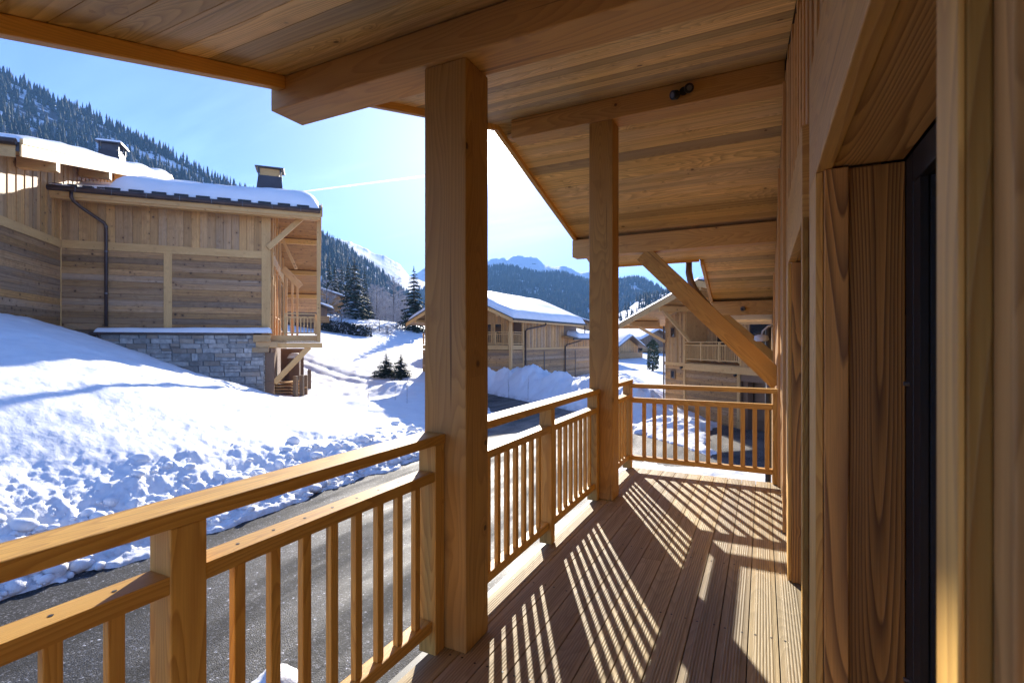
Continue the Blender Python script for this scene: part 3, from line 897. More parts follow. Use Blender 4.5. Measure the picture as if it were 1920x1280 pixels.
# ------------------------------------------------------------------ chalet helpers
def h_boards(mb, p0, p1, z0, z1, n=(0, 0, 0), w=.19, th=.03, greyness=.9):
    p0, p1 = Vector((*p0, 0)), Vector((*p1, 0)); a = p1 - p0
    out = Vector(n) if n != (0, 0, 0) else a.cross(Vector((0, 0, 1))).normalized()
    k = max(1, round((z1 - z0) / w)); st = (z1 - z0) / k
    for i in range(k):
        cuts = [0, random.uniform(.25, .75), 1] if a.length > 8 else [0, 1]
        for c0, c1 in zip(cuts[:-1], cuts[1:]):
            mb.box8(p0 + a * c0 + Vector((0, 0, z0 + st * i)), a * (c1 - c0), (0, 0, st * .985), out * th * random.uniform(.8, 1.2),
                    tint=(random.uniform(.6, 1.22), random.choice((0, .2, .5, .9)) * greyness, random.random()))
def v_boards(mb, p0, p1, z0, ztop, w=.2, th=.03, greyness=.8):
    p0, p1 = Vector((*p0, 0)), Vector((*p1, 0)); a = p1 - p0
    out = a.cross(Vector((0, 0, 1))).normalized()
    k = max(1, round(a.length / w)); st = a / k
    for i in range(k):
        zt = ztop(((i + .5) / k)) if callable(ztop) else ztop
        if zt <= z0 + .05: continue
        mb.box8(p0 + st * i + Vector((0, 0, z0)), (0, 0, zt - z0), st * .985, out * th * (1.45 if i % 2 else .7),
                tint=(random.uniform(.78, 1.15), random.choice((0, .15, .5, .8)) * greyness, random.random()))
def rail_part(parent, p0, p1, z0, z1, nb, nposts, mat='cl_t'):
    """balcony balustrade of a far chalet: one part"""
    mb = MB(); p0, p1 = Vector((*p0, 0)), Vector((*p1, 0)); a = p1 - p0
    up = lambda z: Vector((0, 0, z))
    mb.beam(p0 + up(z1 - .03), p1 + up(z1 - .03), .09, .06); mb.beam(p0 + up(z1 - .19), p1 + up(z1 - .19), .06, .06); mb.beam(p0 + up(z0 + .08), p1 + up(z0 + .08), .06, .06)
    for i in range(nb):
        p = p0 + a * ((i + .5) / nb); mb.bx(p.x - .02, p.x + .02, p.y - .02, p.y + .02, z0 + .1, z1 - .2, 'z')
    for i in range(nposts):
        p = p0 + a * (i / max(1, nposts - 1)); mb.bx(p.x - .05, p.x + .05, p.y - .05, p.y + .05, z0, z1 - .05, 'z')
    return mb.build('balcony_railing', M[mat], parent)
def window(parent, o, a, z0, z1, inset=.03, fw=.06, frame='cl_t'):
    """window on a wall: o to o+a along the wall, seen from the right-hand side of a"""
    o, a = Vector((*o, 0)), Vector((*a, 0)); out = a.cross(Vector((0, 0, 1))).normalized(); L = a.length; e = a.normalized()
    mb = MB(); b = o + out * .02
    mb.box8(b + Vector((0, 0, z0)), (0, 0, z1 - z0), e * fw, out * .05); mb.box8(b + e * (L - fw) + Vector((0, 0, z0)), (0, 0, z1 - z0), e * fw, out * .05)
    mb.box8(b + e * fw + Vector((0, 0, z0)), e * (L - 2 * fw), (0, 0, fw), out * .05); mb.box8(b + e * fw + Vector((0, 0, z1 - fw)), e * (L - 2 * fw), (0, 0, fw), out * .05)
    f = mb.build('window', M[frame], parent)
    g = MB(); g.box8(b + e * fw + out * .012 + Vector((0, 0, z0 + fw)), (0, 0, z1 - z0 - 2 * fw), e * (L - 2 * fw), out * .012); g.build('pane', M['glass'], f)
    return f
def chimney(parent, x, y, z0, z1, w=1.2, d=1.0, cap=True, snow=False, flue='cl_t'):
    mb = MB(); w2, d2 = w * .72, d * .72
    zc = z1 - .42
    b = [(x - w / 2, y - d / 2, z0), (x + w / 2, y - d / 2, z0), (x + w / 2, y + d / 2, z0), (x - w / 2, y + d / 2, z0)]
    t_ = [(x - w2 / 2, y - d2 / 2, zc), (x + w2 / 2, y - d2 / 2, zc), (x + w2 / 2, y + d2 / 2, zc), (x - w2 / 2, y + d2 / 2, zc)]
    for i in range(4):
        j = (i + 1) % 4; mb.face([b[i], b[j], t_[j], t_[i]])
        e0 = Vector(b[i]); e1 = Vector(t_[i]); mb.beam(e0, e1, .03, .03)
    mb.face(t_)
    c = mb.build('chimney', M['lead'], parent)
    m = MB(); m.bx(x - w2 / 2 + .06, x + w2 / 2 - .06, y - d2 / 2 + .06, y + d2 / 2 - .06, zc, z1 - .06, 'x'); m.build('chimney_flue', M[flue], c)
    m = MB(); 
    for sx in (-1, 1):
        for sy in (-1, 1): m.bx(x + sx * w2 / 2 - .03, x + sx * w2 / 2 + .03, y + sy * d2 / 2 - .03, y + sy * d2 / 2 + .03, zc, z1 - .06, 'z')
    m.bx(x - w2 / 2 - .16, x + w2 / 2 + .16, y - d2 / 2 - .14, y + d2 / 2 + .14, z1 - .06, z1, 'x'); m.build('chimney_cap', M['lead'], c)
    if snow:
        snow_slab((x - w2 / 2 - .15, y - d2 / 2 - .13, z1), (x + w2 / 2 + .15, y - d2 / 2 - .13, z1), (x + w2 / 2 + .15, y + d2 / 2 + .13, z1), (x - w2 / 2 - .15, y + d2 / 2 + .13, z1), .14, 6, 6, 'chimney_snow', c, edge=.12, rough=.01)
    return c

# ------------------------------------------------------------------ the big chalet on the left
LF = thing('chalet', 'large two-winged timber chalet on a stone base at left, thick snow on its roofs', 'chalet', (-19.33 * 1.45, 14.942 * 1.45, EYE * (1 - 1.45)), R(47.77))
LF.scale = (1.45, 1.45, 1.45)
mb = MB(); h_boards(mb, (-7.28, 0), (-3.62, 0), 1.92, 5.06, w=.245); h_boards(mb, (-3.89, 0), (0, 0), 1.92, 5.06, w=.245); h_boards(mb, (-7.28, -7), (-7.28, 0), .9, 5.06, w=.25); mb.build('lower_cladding', M['cl_h'], LF, bevel=.006)
def wingroof(y): return 7.02 + .245 * (y + 5.3) if y < 11 else 7.02 + .245 * 16.3 - .3 * (y - 11)
def aroof(y): return 7.0 + .29 * (y + .95) if y < 3.5 else 8.29 - .40 * (y - 3.5)
mb = MB(); v_boards(mb, (-7.28, 0), (0, 0), 5.38, 7.2, w=.29)
v_boards(mb, (-7.28, -7), (-7.28, 0), 5.38, lambda t: wingroof(-7 + 7 * t) - .02, w=.26); v_boards(mb, (-7.28, 0), (-7.28, 14), 5.38, lambda t: wingroof(14 * t) - .02, w=.2)
mb.build('upper_cladding', M['cl_v'], LF, bevel=.006)
mb = MB(); v_boards(mb, (0, 0), (0, 14), 1.5, lambda t: aroof(14 * t) - .02, w=.24, greyness=.3); mb.build('gable_cladding', M['cl_v'], LF)
mb = MB(); mb.bx(-7.1, -.02, .02, 13.9, -2, 6.9); mb.bx(-18, -7.3, -6.9, 18, -1, 6.9); mb.bx(-7.2, -.02, 1.5, 8, 6.9, 7.5)
mb.prism([(-7.30, -6.9, 6.9), (-7.30, 11, 10.9), (-7.30, 18, 8.8), (-7.30, 18, 6.9)], (-10.6, 0, 0)); mb.build('core_wall', M['old'], LF)
mb = MB()
mb.bx(-7.22, .0, -.05, -.031, 5.06, 5.38, 'x', tint=(1, 0, .2)); mb.bx(-7.247, -7.21, -7, -.06, 5.06, 5.37, 'y', tint=(.95, .1, .3))
mb.bx(-3.90, -3.61, -.052, -.034, 1.93, 5.06, 'z', tint=(1.05, 0, .6)); mb.bx(-.30, .055, -.06, .0, 1.75, 6.9, 'z', tint=(.95, 0, .7)); mb.bx(-7.3, -7.225, -.075, -.0, 1.5, 6.95, 'z', tint=(1.1, 0, .7))
mb.build('wall_trim', M['cl_t'], LF, bevel=.006)
# roof of the front block
mb = MB()
x0, x1 = -7.9, 2.12
ye, yr, yb = -.95, 3.5, 15.2
mb.planks((x0, ye, aroof(ye)), (x1 - x0, 0, 0), (0, yr - ye, aroof(yr) - aroof(ye)), (0, 0, .03), .22)
mb.planks((x0, yr, aroof(yr)), (x1 - x0, 0, 0), (0, yb - yr, aroof(yb) - aroof(yr)), (0, 0, .03), .22)
so = mb.build('eave_soffit', M['cl_h'], LF)
mb = MB()
mb.prism([(x0, ye, aroof(ye) + .032), (x0, yr, aroof(yr) + .032), (x0, yb, aroof(yb) + .032), (x0, yb, aroof(yb) + .22), (x0, yr, aroof(yr) + .22), (x0, ye, aroof(ye) + .22)], (x1 - x0, 0, 0))
rf = mb.build('roof', M['tile'], LF)
mb = MB(); mb.bx(x0 + .1, x1, ye - .035, ye - .002, aroof(ye) - .17, aroof(ye) + .16, 'x'); mb.bx(x0 + .1, x1 - .05, ye + .03, ye + .09, aroof(ye) - .24, aroof(ye) - .11, 'x')
mb.bx(-7.2, 2.0, -.35, -.12, 6.86, 7.04, 'x')
mb.build('eave_board', M['cl_t'], LF, bevel=.006)
mb = MB()
for (ya, yb_) in ((ye, yr), (yr, yb)):
    mb.box8((x1 + .002, ya, aroof(ya) - .12), (0, yb_ - ya, aroof(yb_) - aroof(ya)), (.05, 0, 0), (0, 0, .42), tint=(1.05, 0, .1))
mb.build('verge_board', M['cl_t'], LF, bevel=.006)
mb = MB()
for y in (1.2, 3.4, 6.2, 9.5, 12.5):
    mb = MB(); mb.bx(.03, 2.05, y - .13, y + .13, aroof(y) - .3, aroof(y) - .04, 'x'); mb.build('purlin', M['purlin'], LF, bevel=.01)
mb = MB(); mb.tube([(x0 - .05, ye - .12, 7.10), (x1 - .05, ye - .12, 7.10)], .10, 10, cap=True)
mb.bx(x0 - .05, x1 - .05, ye - .16, ye - .03, 7.12, 7.20); mb.build('gutter', M['zinc'], LF, smooth=False)
mb = MB()
for i in range(9): mb.tube([(-7.5 + i * 1.1, ye - .225, 7.0), (-7.5 + i * 1.1, ye - .222, 7.19)], .012, 5)
mb.build('gutter_clip', M['greyp'], LF)
mb = MB(); mb.tube([(-6.55, ye - .12, 7.03), (-6.55, ye - .12, 6.80), (-6.50, ye - .05, 6.68), (-6.40, -.75, 6.55), (-5.86, -.17, 6.12), (-5.80, -.13, 6.0), (-5.80, -.12, 5.8), (-5.80, -.12, 2.05)], .06, 10)
dp = mb.build('downpipe', M['zinc'], LF, smooth=True)
mb = MB()
for z in (5.98, 5.0, 3.35): mb.tube([(-5.80, -.12, z - .02), (-5.80, -.12, z + .02)], .068, 10)
mb.build('pipe_clip', M['greyp'], dp)
snow_slab((-5.55, ye - .0, 7.235), (2.02, ye - .0, 7.235), (2.02, yr, aroof(yr) + .23), (-5.55, yr, aroof(yr) + .23), .60, 40, 18, parent=LF, seed=4, edge=.75, rough=.06)
snow_slab((-7.9, ye - .05, 7.225), (-5.0, ye - .05, 7.225), (-5.0, yr, aroof(yr) + .22), (-7.9, yr, aroof(yr) + .22), .10, 14, 12, parent=LF, seed=9, edge=.2, rough=.05)
snow_slab((-7.2, yr, aroof(yr) + .225), (2.02, yr, aroof(yr) + .225), (2.02, yb - .1, aroof(yb) + .225), (-7.2, yb - .1, aroof(yb) + .225), .40, 20, 20, parent=LF, seed=14, edge=.5)
mb = MB()
for i in range(10):
    x = -5.32 + i * .745
    mb.bx(x - .24, x + .24, ye - .055, ye + .12, 7.215, 7.315)
mb.build('snow_guard', M['dark'], LF)
mb = MB()
for i in range(5): mb.bx(-7.2 + i * .45, -6.9 + i * .45, ye + .1, ye + .55, 7.25, 7.34)
mb.build('roof_slate', M['tile'], LF)
chimney(LF, -.25, 3.7, 8.0, 10.12, 1.36, 1.1)
# braces, corner post, balcony
mb = MB(); mb.beam((-.05, -.13, 5.52), (1.32, -.13, 6.95), .13, .22); mb.build('brace', M['cl_t'], LF, bevel=.01)
mb = MB(); mb.beam((.2, .0, -.35), (1.62, .0, 1.22), .16, .24); mb.build('brace', M['cl_t'], LF, bevel=.01)
mb = MB(); mb.bx(1.93, 2.10, -.06, .14, 1.42, 6.98, 'z', tint=(.95, 0, .3)); mb.build('balcony_post', M['cl_t'], LF, bevel=.008)
mb = MB(); mb.bx(-.15, 2.17, -.12, .06, 1.18, 1.40, 'x'); mb.bx(-.0, 2.1, .10, 3.2, 1.42, 1.47, 'y'); mb.bx(.06, 2.1, .16, .30, 1.475, 1.74, 'x'); mb.bx(1.98, 2.16, .08, 3.3, 1.2, 1.40, 'y'); mb.bx(.05, 2.1, 3.1, 3.25, 1.2, 1.40, 'x')
mb.build('balcony_floor', M['cl_t'], LF, bevel=.008)
rail_part(LF, (.62, .23), (1.9, .23), 1.76, 2.74, 9, 2); rail_part(LF, (2.02, .3), (2.02, 3.2), 1.5, 2.5, 18, 3)
mb = MB()
for (x, y) in ((.55, 2.4), (.82, 2.4), (1.05, 2.4)): mb.bx(x - .05, x + .05, y - .05, y + .05, 1.5, 5.2 - x * .9, 'z')
mb.beam((.4, 2.4, 5.0), (1.2, 2.4, 4.15), .12, .3); mb.beam((.3, 2.35, 6.6), (1.0, 2.35, 5.0), .1, .14)
mb.build('balcony_screen', M['cl_t'], LF, bevel=.006)
mb = MB()
for (y, w) in ((.35, .16), (1.5, .2), (3.1, .2), (5.2, .22), (8.0, .22)): mb.bx(.05, .14, y, y + w, 1.5, aroof(y) - .1, 'z', tint=(1.15, 0, .4))
for (y0, y1, z) in ((.55, 1.5, 4.9), (1.75, 3.1, 4.9), (3.4, 5.2, 4.9), (5.5, 8.0, 4.9)): mb.bx(.05, .15, y0, y1, z, z + .45, 'y', tint=(1.15, 0, .4))
mb.build('gable_trim', M['cl_t'], LF, bevel=.006)
window(LF, (.03, 1.75), (0, 1.2), 2.6, 4.75); window(LF, (.03, 3.5), (0, 1.5), 2.6, 4.75); window(LF, (.03, .6), (0, .8), 5.5, 6.9); window(LF, (.03, 5.6), (0, 2.2), 2.0, 4.7)
# stone base
mb = MB(); mb.bx(-6.1, -.20, -.20, .0, -2.4, 1.74); mb.bx(-.38, -.2, -.19, 2.5, -2.4, 1.2); mb.build('stone_bed', M['mortar'], LF)
mb = MB(); z = -2.2
while z < 1.70:
    hh = random.choice((.09, .14, .2, .27, .33)); hh = min(hh, 1.73 - z)
    x = -6.08
    while x < -.22:
        w = random.uniform(.22, .80) * (1.25 if hh < .12 else 1); w = min(w, -.20 - x)
        if w > .06:
            sub = [(z, hh)] if (hh < .17 or random.random() < .6) else [(z, hh * .45), (z + hh * .45, hh * .55)]
            for zz, h2 in sub:
                jx = random.uniform(0, .02); jz = random.uniform(0, .012)
                o = [(x + .012 + jx, zz + .01 + jz), (x + w - .008, zz + .008), (x + w - .012 - jx, zz + h2 - .006 - jz), (x + .014, zz + h2 - .004)]
                mb.prism([(a, -.205, b) for a, b in o], (0, -random.uniform(.02, .085), 0), tint=(random.uniform(.62, 1.3), random.choice((0, 0, 0, .2, .7)), random.random()))
        x += w
    z += hh
for k in range(22):
    zz = -1.6 + k * .13; mb.bx(-.215, -.165, -.2 + random.uniform(0, .1), .3 + random.random(), zz, zz + .11, tint=(random.uniform(.7, 1.3), random.choice((0, .3)), 0))
mb.build('stone_base', M['stone'], LF, bevel=.018)
mb = MB(); mb.bx(-6.25, -.6, -.42, -.052, 1.75, 1.83, 'x'); mb.tube([(-6.2, -.42, 1.78), (-5.95, -.40, 1.75), (-5.93, -.36, 1.55), (-5.93, -.33, .9)], .06, 8); mb.build('ledge_flashing', M['zinc'], LF)
mb = MB(); mb.bx(-.6, .08, -.4, -.065, 1.45, 1.74, 'x', tint=(.9, .2, .5)); mb.bx(-.65, .0, -.35, .02, 1.0, 1.2, 'x', tint=(.8, .5, .5)); mb.bx(-.5, .35, -.3, .0, 1.2, 1.45, 'x', tint=(1.1, .2, .5)); mb.build('corner_beam', M['cl_t'], LF, bevel=.01)
snow_slab((-6.1, -.44, 1.825), (.12, -.44, 1.825), (.12, -.065, 1.83), (-6.1, -.065, 1.83), .19, 40, 3, 'ledge_snow', LF, seed=33, edge=.13, rough=.02)
mb = MB(); mb.bx(-.16, .20, -.12, .05, -2, .98, 'z', tint=(1.0, 0, .4)); mb.bx(-.13, .17, -.135, -.121, -.35, -.25, 'x'); mb.bx(.02, .06, .06, 9, -2, 1.15, 'y'); mb.bx(.2, 1.3, 4.2, 4.3, -1.8, 1.1, 'z'); mb.build('garage_door', M['old'], LF, bevel=.006)
# wing roof
mb = MB(); xw0, xw1 = -18.5, -6.22
mb.planks((xw0, -5.3, wingroof(-5.3)), (xw1 - xw0, 0, 0), (0, 16.3, wingroof(11) - wingroof(-5.3)), (0, 0, .03), .25); mb.build('eave_soffit', M['cl_h'], LF)
mb = MB(); mb.prism([(xw0, -5.35, wingroof(-5.35) + .032), (xw0, 11, wingroof(11) + .032), (xw0, 19, wingroof(19) + .032), (xw0, 19, wingroof(19) + .3), (xw0, 11, wingroof(11) + .3), (xw0, -5.35, wingroof(-5.35) + .3)], (xw1 - xw0, 0, 0)); mb.build('roof', M['tile'], LF)
mb = MB(); 
for a_, b_ in ((-5.33, 2.5), (2.5, 11), (11, 19)):
    mb.box8((xw1 + .003, a_, wingroof(a_) - .12), (0, b_ - a_, wingroof(b_) - wingroof(a_)), (.05, 0, 0), (0, 0, .36), tint=(1.1, 0, random.random()))
    mb.box8((xw1 + .003, a_, wingroof(a_) + .25), (0, b_ - a_, wingroof(b_) - wingroof(a_)), (.08, 0, 0), (0, 0, .16), tint=(1.2, 0, random.random()))
mb.build('verge_board', M['cl_t'], LF, bevel=.006)
mb = MB()
for y in (-3.1, 1.5, 5.4, 9.6):
    mb = MB(); mb.bx(-7.2, -6.16, y - .14, y + .14, wingroof(y) - .42, wingroof(y) - .06, 'x'); mb.build('purlin', M['cl_t'], LF, bevel=.01)
mb = MB(); mb.tube([(-18, -5.45, 7.28), (-6.25, -5.45, 7.28)], .10, 10); mb.build('gutter', M['zinc'], LF, smooth=True)
mb = MB(); mb.bx(-18, -6.3, -5.36, -5.33, 6.85, 7.2, 'x'); mb.build('eave_board', M['cl_t'], LF)
snow_slab((-18.3, -5.2, wingroof(-5.2) + .31), (-6.18, -5.2, wingroof(-5.2) + .31), (-6.18, 11, wingroof(11) + .31), (-18.3, 11, wingroof(11) + .31), .30, 26, 40, parent=LF, seed=21, edge=.4, rough=.05)
snow_slab((-18.3, 11, wingroof(11) + .31), (-6.18, 11, wingroof(11) + .31), (-6.18, 19, wingroof(19) + .31), (-18.3, 19, wingroof(19) + .31), .3, 12, 12, parent=LF, seed=25)
chimney(LF, -8.3, 8.6, 10.3, 12.0, 1.15, 1.4, snow=True, flue='lead')

# fence stumps and stacked boards below that balcony
def at_ground(x, y, dz=0.0): return (x, y, gz(x, y) + dz)
t0 = None
for i, (px, d, hh, lab) in enumerate(((554, 33.4, 1.38, 'nearest of the short grey posts in snow under the left balcony'), (566, 34.2, 1.42, 'second short grey post from the stacked boards, in trodden snow'),
                                      (573, 35.7, 1.38, 'third short grey post from the stacked boards, darker than its neighbours'), (580, 38.0, 1.42, 'short grey post farthest from the stacked boards, standing alone'))):
    p = bearing(px, 641, d)
    if t0 is None:
        mb = MB(); mb.bx(-.09, .09, -.09, .09, -.4, 1.0, 'z', tint=(.6, 1, .5)); t0 = mb.build('wooden_post', M['cl_v'], None, bevel=.02); o = t0
    else:
        o = t0.copy(); COL.objects.link(o)
    o.scale = (1.45, 1.45, 1.45); o.location = (p.x, p.y, gz(p.x, p.y) + hh - 1.45); o.rotation_euler = (0, 0, .3 + i * .2)
    tag(o, lab, 'post', 'short posts under the left balcony')
p = bearing(535, 641, 34.8)
t = thing('board_pile', 'pile of pale sawn boards stacked under the left chalet balcony', 'board pile', at_ground(p.x, p.y, -.12), R(40)); t.scale = (1.45, 1.45, 1.45)
for i in range(5):
    mb = MB()
    for j in range(3): mb.bx(-.9 + random.uniform(-.1, .1), .7 + random.uniform(-.2, .2), -.5 + j * .34, -.22 + j * .34, i * .15, i * .15 + .07, 'x')
    mb.build('board', M['cl_t'], t, bevel=.005)
p = bearing(553, 641, 37)
t = thing('litter_bin', 'dark square bin with a cap of snow behind the short posts', 'bin', at_ground(p.x, p.y, -.1), R(40)); t.scale = (1.45, 1.45, 1.45)
mb = MB(); mb.bx(-.24, .24, -.24, .24, 0, 1.55, 'z'); mb.bx(-.3, .3, -.3, .3, 1.55, 1.62); mb.build('body', M['old'], t, bevel=.01)
snow_slab((-.32, -.32, 1.62), (.32, -.32, 1.62), (.32, .32, 1.62), (-.32, .32, 1.62), .26, 6, 6, 'snow_cap', t, edge=.22, rough=.01)

# ------------------------------------------------------------------ chalet across the road (centre)
CF = thing('chalet', 'timber chalet with a long snowy roof and corner balcony in the middle distance', 'chalet', (-18.382, 36.648, 0), R(86.26))
zr = 5.55; yr = 4.65; yl = 10.2
def croof(y): return 3.15 + (zr - 3.15) * (y + .9) / 5.55 if y < yr else zr - (zr - 3.0) * (y - yr) / 5.55
mb = MB(); h_boards(mb, (2.0, 0), (18, 0), -2.8, .76, w=.22); h_boards(mb, (0, 9.3), (0, 0), -2.8, .76, w=.22); h_boards(mb, (0, 0), (2.0, 0), -2.8, .76, w=.22); mb.build('lower_cladding', M['cl_h'], CF)
mb = MB(); v_boards(mb, (2.0, 0), (10.3, 0), .94, 3.3, w=.3); v_boards(mb, (10.3, 0), (18, 0), .94, 2.0, w=.3); v_boards(mb, (.9, 9.3), (.9, 0.9), .75, lambda t: croof(9.3 - 8.4 * t), w=.3); mb.bx(.9, 2.0, .9, 1.0, .75, 3.3, 'z'); mb.build('upper_cladding', M['cl_v'], CF)
mb = MB(); mb.bx(2.16, 18, -.06, -.002, .77, .93, 'x', tint=(1, 0, 0)); mb.bx(-.05, .9, .2, 9.3, .80, 1.17, 'y'); mb.bx(.2, 1.9, -.05, .9, .80, 1.17, 'x')
mb.bx(-.05, .16, -.05, .16, -2.8, 3.3, 'z', tint=(1.1, 0, .4)); mb.bx(1.95, 2.1, -.05, .1, -2.8, 3.3, 'z'); mb.build('wall_trim', M['cl_t'], CF)
mb = MB()
for x in (6.0, 13.2): mb.bx(x - .08, x + .08, -.06, -.031, -2.8, .58, 'z')
mb.build('wall_post', M['zinc'], CF)
mb = MB(); mb.bx(.95, 13.8, 1.0, 9.2, -2.6, 3.2); mb.bx(.05, 17.9, .05, 9.2, -2.7, .7); mb.bx(10.4, 17.9, .05, 8, .7, 2.0); mb.bx(2.05, 13.7, .04, .95, .72, 3.25); mb.build('core_wall', M['old'], CF)
rail_part(CF, (-.02, 9.2), (-.02, .16), 1.2, 2.28, 46, 8); rail_part(CF, (.16, -.02), (1.95, -.02), 1.2, 2.28, 10, 2)
for y in (.9 + .45, 2.4, 3.9, 6.2): window(CF, (.88, y + .75), (0, -.75), 1.35, 3.0)
mb = MB(); mb.prism([(-1.2, -.9, croof(-.9) - .02), (-1.2, yr, zr - .02), (-1.2, yl, croof(yl) - .02), (-1.2, yl, croof(yl) + .16), (-1.2, yr, zr + .16), (-1.2, -.9, croof(-.9) + .16)], (15.1, 0, 0), tint=(.6, 0, 0)); mb.build('roof', M['cl_h'], CF)
mb = MB()
for a_, b_ in ((-.92, yr), (yr, yl)):
    mb.box8((-1.25, a_, croof(a_) - .16), (0, b_ - a_, croof(b_) - croof(a_)), (.048, 0, 0), (0, 0, .30), tint=(1.1, 0, .5))
mb.bx(-1.2, 13.9, -.93, -.902, croof(-.9) - .14, croof(-.9) + .1, 'x'); mb.build('verge_board', M['cl_t'], CF)
mb = MB()
for y in (.6, 2.6, yr, 6.8, 9.2):
    mb = MB(); mb.bx(-1.15, .9, y - .12, y + .12, croof(y) - .3, croof(y) - .03, 'x'); mb.build('purlin', M['cl_t'], CF)
mb = MB(); mb.bx(-1.3, 13.95, -1.02, -.93, croof(-.9) + .02, croof(-.9) + .17)
for a_, b_ in ((-.98, yr), (yr, yl)): mb.box8((-1.32, a_, croof(a_) + .145), (0, b_ - a_, croof(b_) - croof(a_)), (.15, 0, 0), (0, 0, .05))
mb.build('gutter', M['dark'], CF)
mb = MB(); mb.tube([(4.4, -1.0, 3.1), (4.4, -.95, 2.9), (2.5, -.2, 2.55), (2.3, -.12, 2.4), (2.3, -.12, -2.7)], .07, 8); mb.tube([(13.5, -1.0, 3.1), (13.5, -.95, 1.7), (10.7, -.2, 1.15), (10.5, -.12, 1.0), (10.5, -.12, -2.7)], .07, 8); mb.build('downpipe', M['zinc'], CF, smooth=True)
snow_slab((-1.2, -.95, croof(-.9) + .17), (13.8, -.95, croof(-.9) + .17), (13.8, yr, zr + .17), (-1.2, yr, zr + .17), .55, 30, 14, parent=CF, seed=41, edge=.6, rough=.03)
snow_slab((-1.2, yr, zr + .17), (13.8, yr, zr + .17), (13.8, yl, croof(yl) + .17), (-1.2, yl, croof(yl) + .17), .55, 20, 14, parent=CF, seed=43, edge=.6)
mb = MB(); mb.prism([(9.8, -1.3, 1.62), (9.8, 5, 3.1), (9.8, 5, 3.28), (9.8, -1.3, 1.8)], (9.5, 0, 0)); mb.build('lower_roof', M['cl_h'], CF)
mb = MB(); mb.bx(9.75, 19.3, -1.4, -1.302, 1.66, 1.82); mb.build('gutter', M['dark'], CF)
snow_slab((11.2, -1.3, 1.82), (19.2, -1.3, 1.82), (19.2, 5, 3.3), (11.2, 5, 3.3), .4, 16, 12, parent=CF, seed=47, edge=.45)

# ------------------------------------------------------------------ chalet beyond the far railing (right)
RF = thing('chalet', 'timber chalet with braced overhanging gable, balcony and garage beyond the far railing', 'chalet', (-5.188, 30.938, 0), R(-47.2))
def rroof(x): return 2.42 + .235 * (x + 1.93) if x < 5.8 else 2.42 + .235 * 7.73 - .235 * (x - 5.8)
mb = MB(); h_boards(mb, (0, 0), (2.0, 0), -2.8, .1, w=.2, greyness=.5); h_boards(mb, (2.0, -.02), (6.15, -.02), -2.8, -.1, w=.2, greyness=.5); mb.build('lower_cladding', M['cl_h'], RF)
mb = MB(); h_boards(mb, (9.2, 0), (12, 0), -2.8, .1, w=.2); mb.build('lower_cladding', M['cl_h'], RF)
mb = MB(); v_boards(mb, (0, 0), (2.0, 0), .27, lambda t: rroof(2 * t) - .03, w=.2, greyness=.5); v_boards(mb, (2.0, 1.3), (6.3, 1.3), .3, lambda t: rroof(2 + 4.3 * t) - .03, w=.22, greyness=.5); v_boards(mb, (6.3, 0), (12, 0), .1, lambda t: rroof(6.3 + 5.7 * t) - .03, w=.22, greyness=.5)
mb.build('upper_cladding', M['cl_v'], RF)
mb = MB(); mb.bx(0, 2.0, -.06, -.03, .10, .27, 'x'); mb.bx(1.9, 12, -.10, -.04, -.10, .25, 'x', tint=(1.05, 0, .2)); mb.bx(1.85, 2.03, -.09, -.03, -2.8, 3.0, 'z'); mb.bx(6.1, 6.28, -.09, -.03, -2.8, -.1, 'z'); mb.bx(2.0, 6.3, .0, 1.29, .2, .3, 'x'); mb.bx(6.22, 6.34, -.05, 1.28, .3, 3.4, 'z'); mb.bx(1.98, 2.08, -.03, 1.28, .3, 3.2, 'z'); mb.build('wall_trim', M['cl_t'], RF)
mb = MB(); mb.bx(.02, 1.95, .1, 10, -2.7, 2.4); mb.bx(1.96, 6.3, 1.36, 10, -2.7, 2.4); mb.bx(6.31, 11.9, .66, 10, -2.7, 2.4); mb.bx(1.96, 6.2, .05, 1.35, -2.7, .15); mb.bx(9.3, 11.9, .05, .65, -2.7, 2.4); mb.build('core_wall', M['old'], RF)
rail_part(RF, (2.0, -.06), (6.25, -.06), .42, 1.46, 34, 4)
window(RF, (.64, -.03), (.42, 0), 1.70, 2.30, frame='old'); window(RF, (.64, -.03), (.42, 0), -.70, -.18, frame='old')
window(RF, (3.0, 1.26), (.75, 0), .4, 2.5, frame='cl_t'); window(RF, (4.4, 1.26), (1.2, 0), .4, 2.4, frame='cl_t'); window(RF, (6.9, -.04), (1.6, 0), 1.0, 2.4, frame='old')
mb = MB(); mb.bx(6.3, 9.2, -.03, .0, -.42, -.1, 'x'); mb.bx(6.3, 6.6, .1, .4, -2.8, -.42, 'z'); mb.planks((6.6, .5, -2.8), (2.6, 0, 0), (0, 0, 2.4), (0, .05, 0), .3); mb.build('garage_door', M['old'], RF)
mb = MB(); mb.tube([(6.05, -.2, -.18), (6.05, -.08, -.14)], [.07, .05], 8); mb.tube([(1.75, -.2, -.02), (1.75, -.05, .02)], [.07, .05], 8); mb.build('wall_light', M['dark'], RF)
mb = MB()
mb.planks((-1.93, -2.0, rroof(-1.93)), (0, 12, 0), (7.73, 0, 1.8166), (0, 0, .03), .25); mb.planks((5.8, -2.0, rroof(5.8)), (0, 12, 0), (7.0, 0, -1.645), (0, 0, .03), .25); mb.build('eave_soffit', M['cl_v'], RF)
mb = MB(); mb.prism([(-1.95, -2.0, rroof(-1.95) + .032), (5.8, -2, rroof(5.8) + .032), (12.8, -2, rroof(12.8) + .032), (12.8, -2, rroof(12.8) + .2), (5.8, -2, rroof(5.8) + .2), (-1.95, -2.0, rroof(-1.95) + .2)], (0, 12.2, 0)); mb.build('roof', M['tile'], RF)
mb = MB()
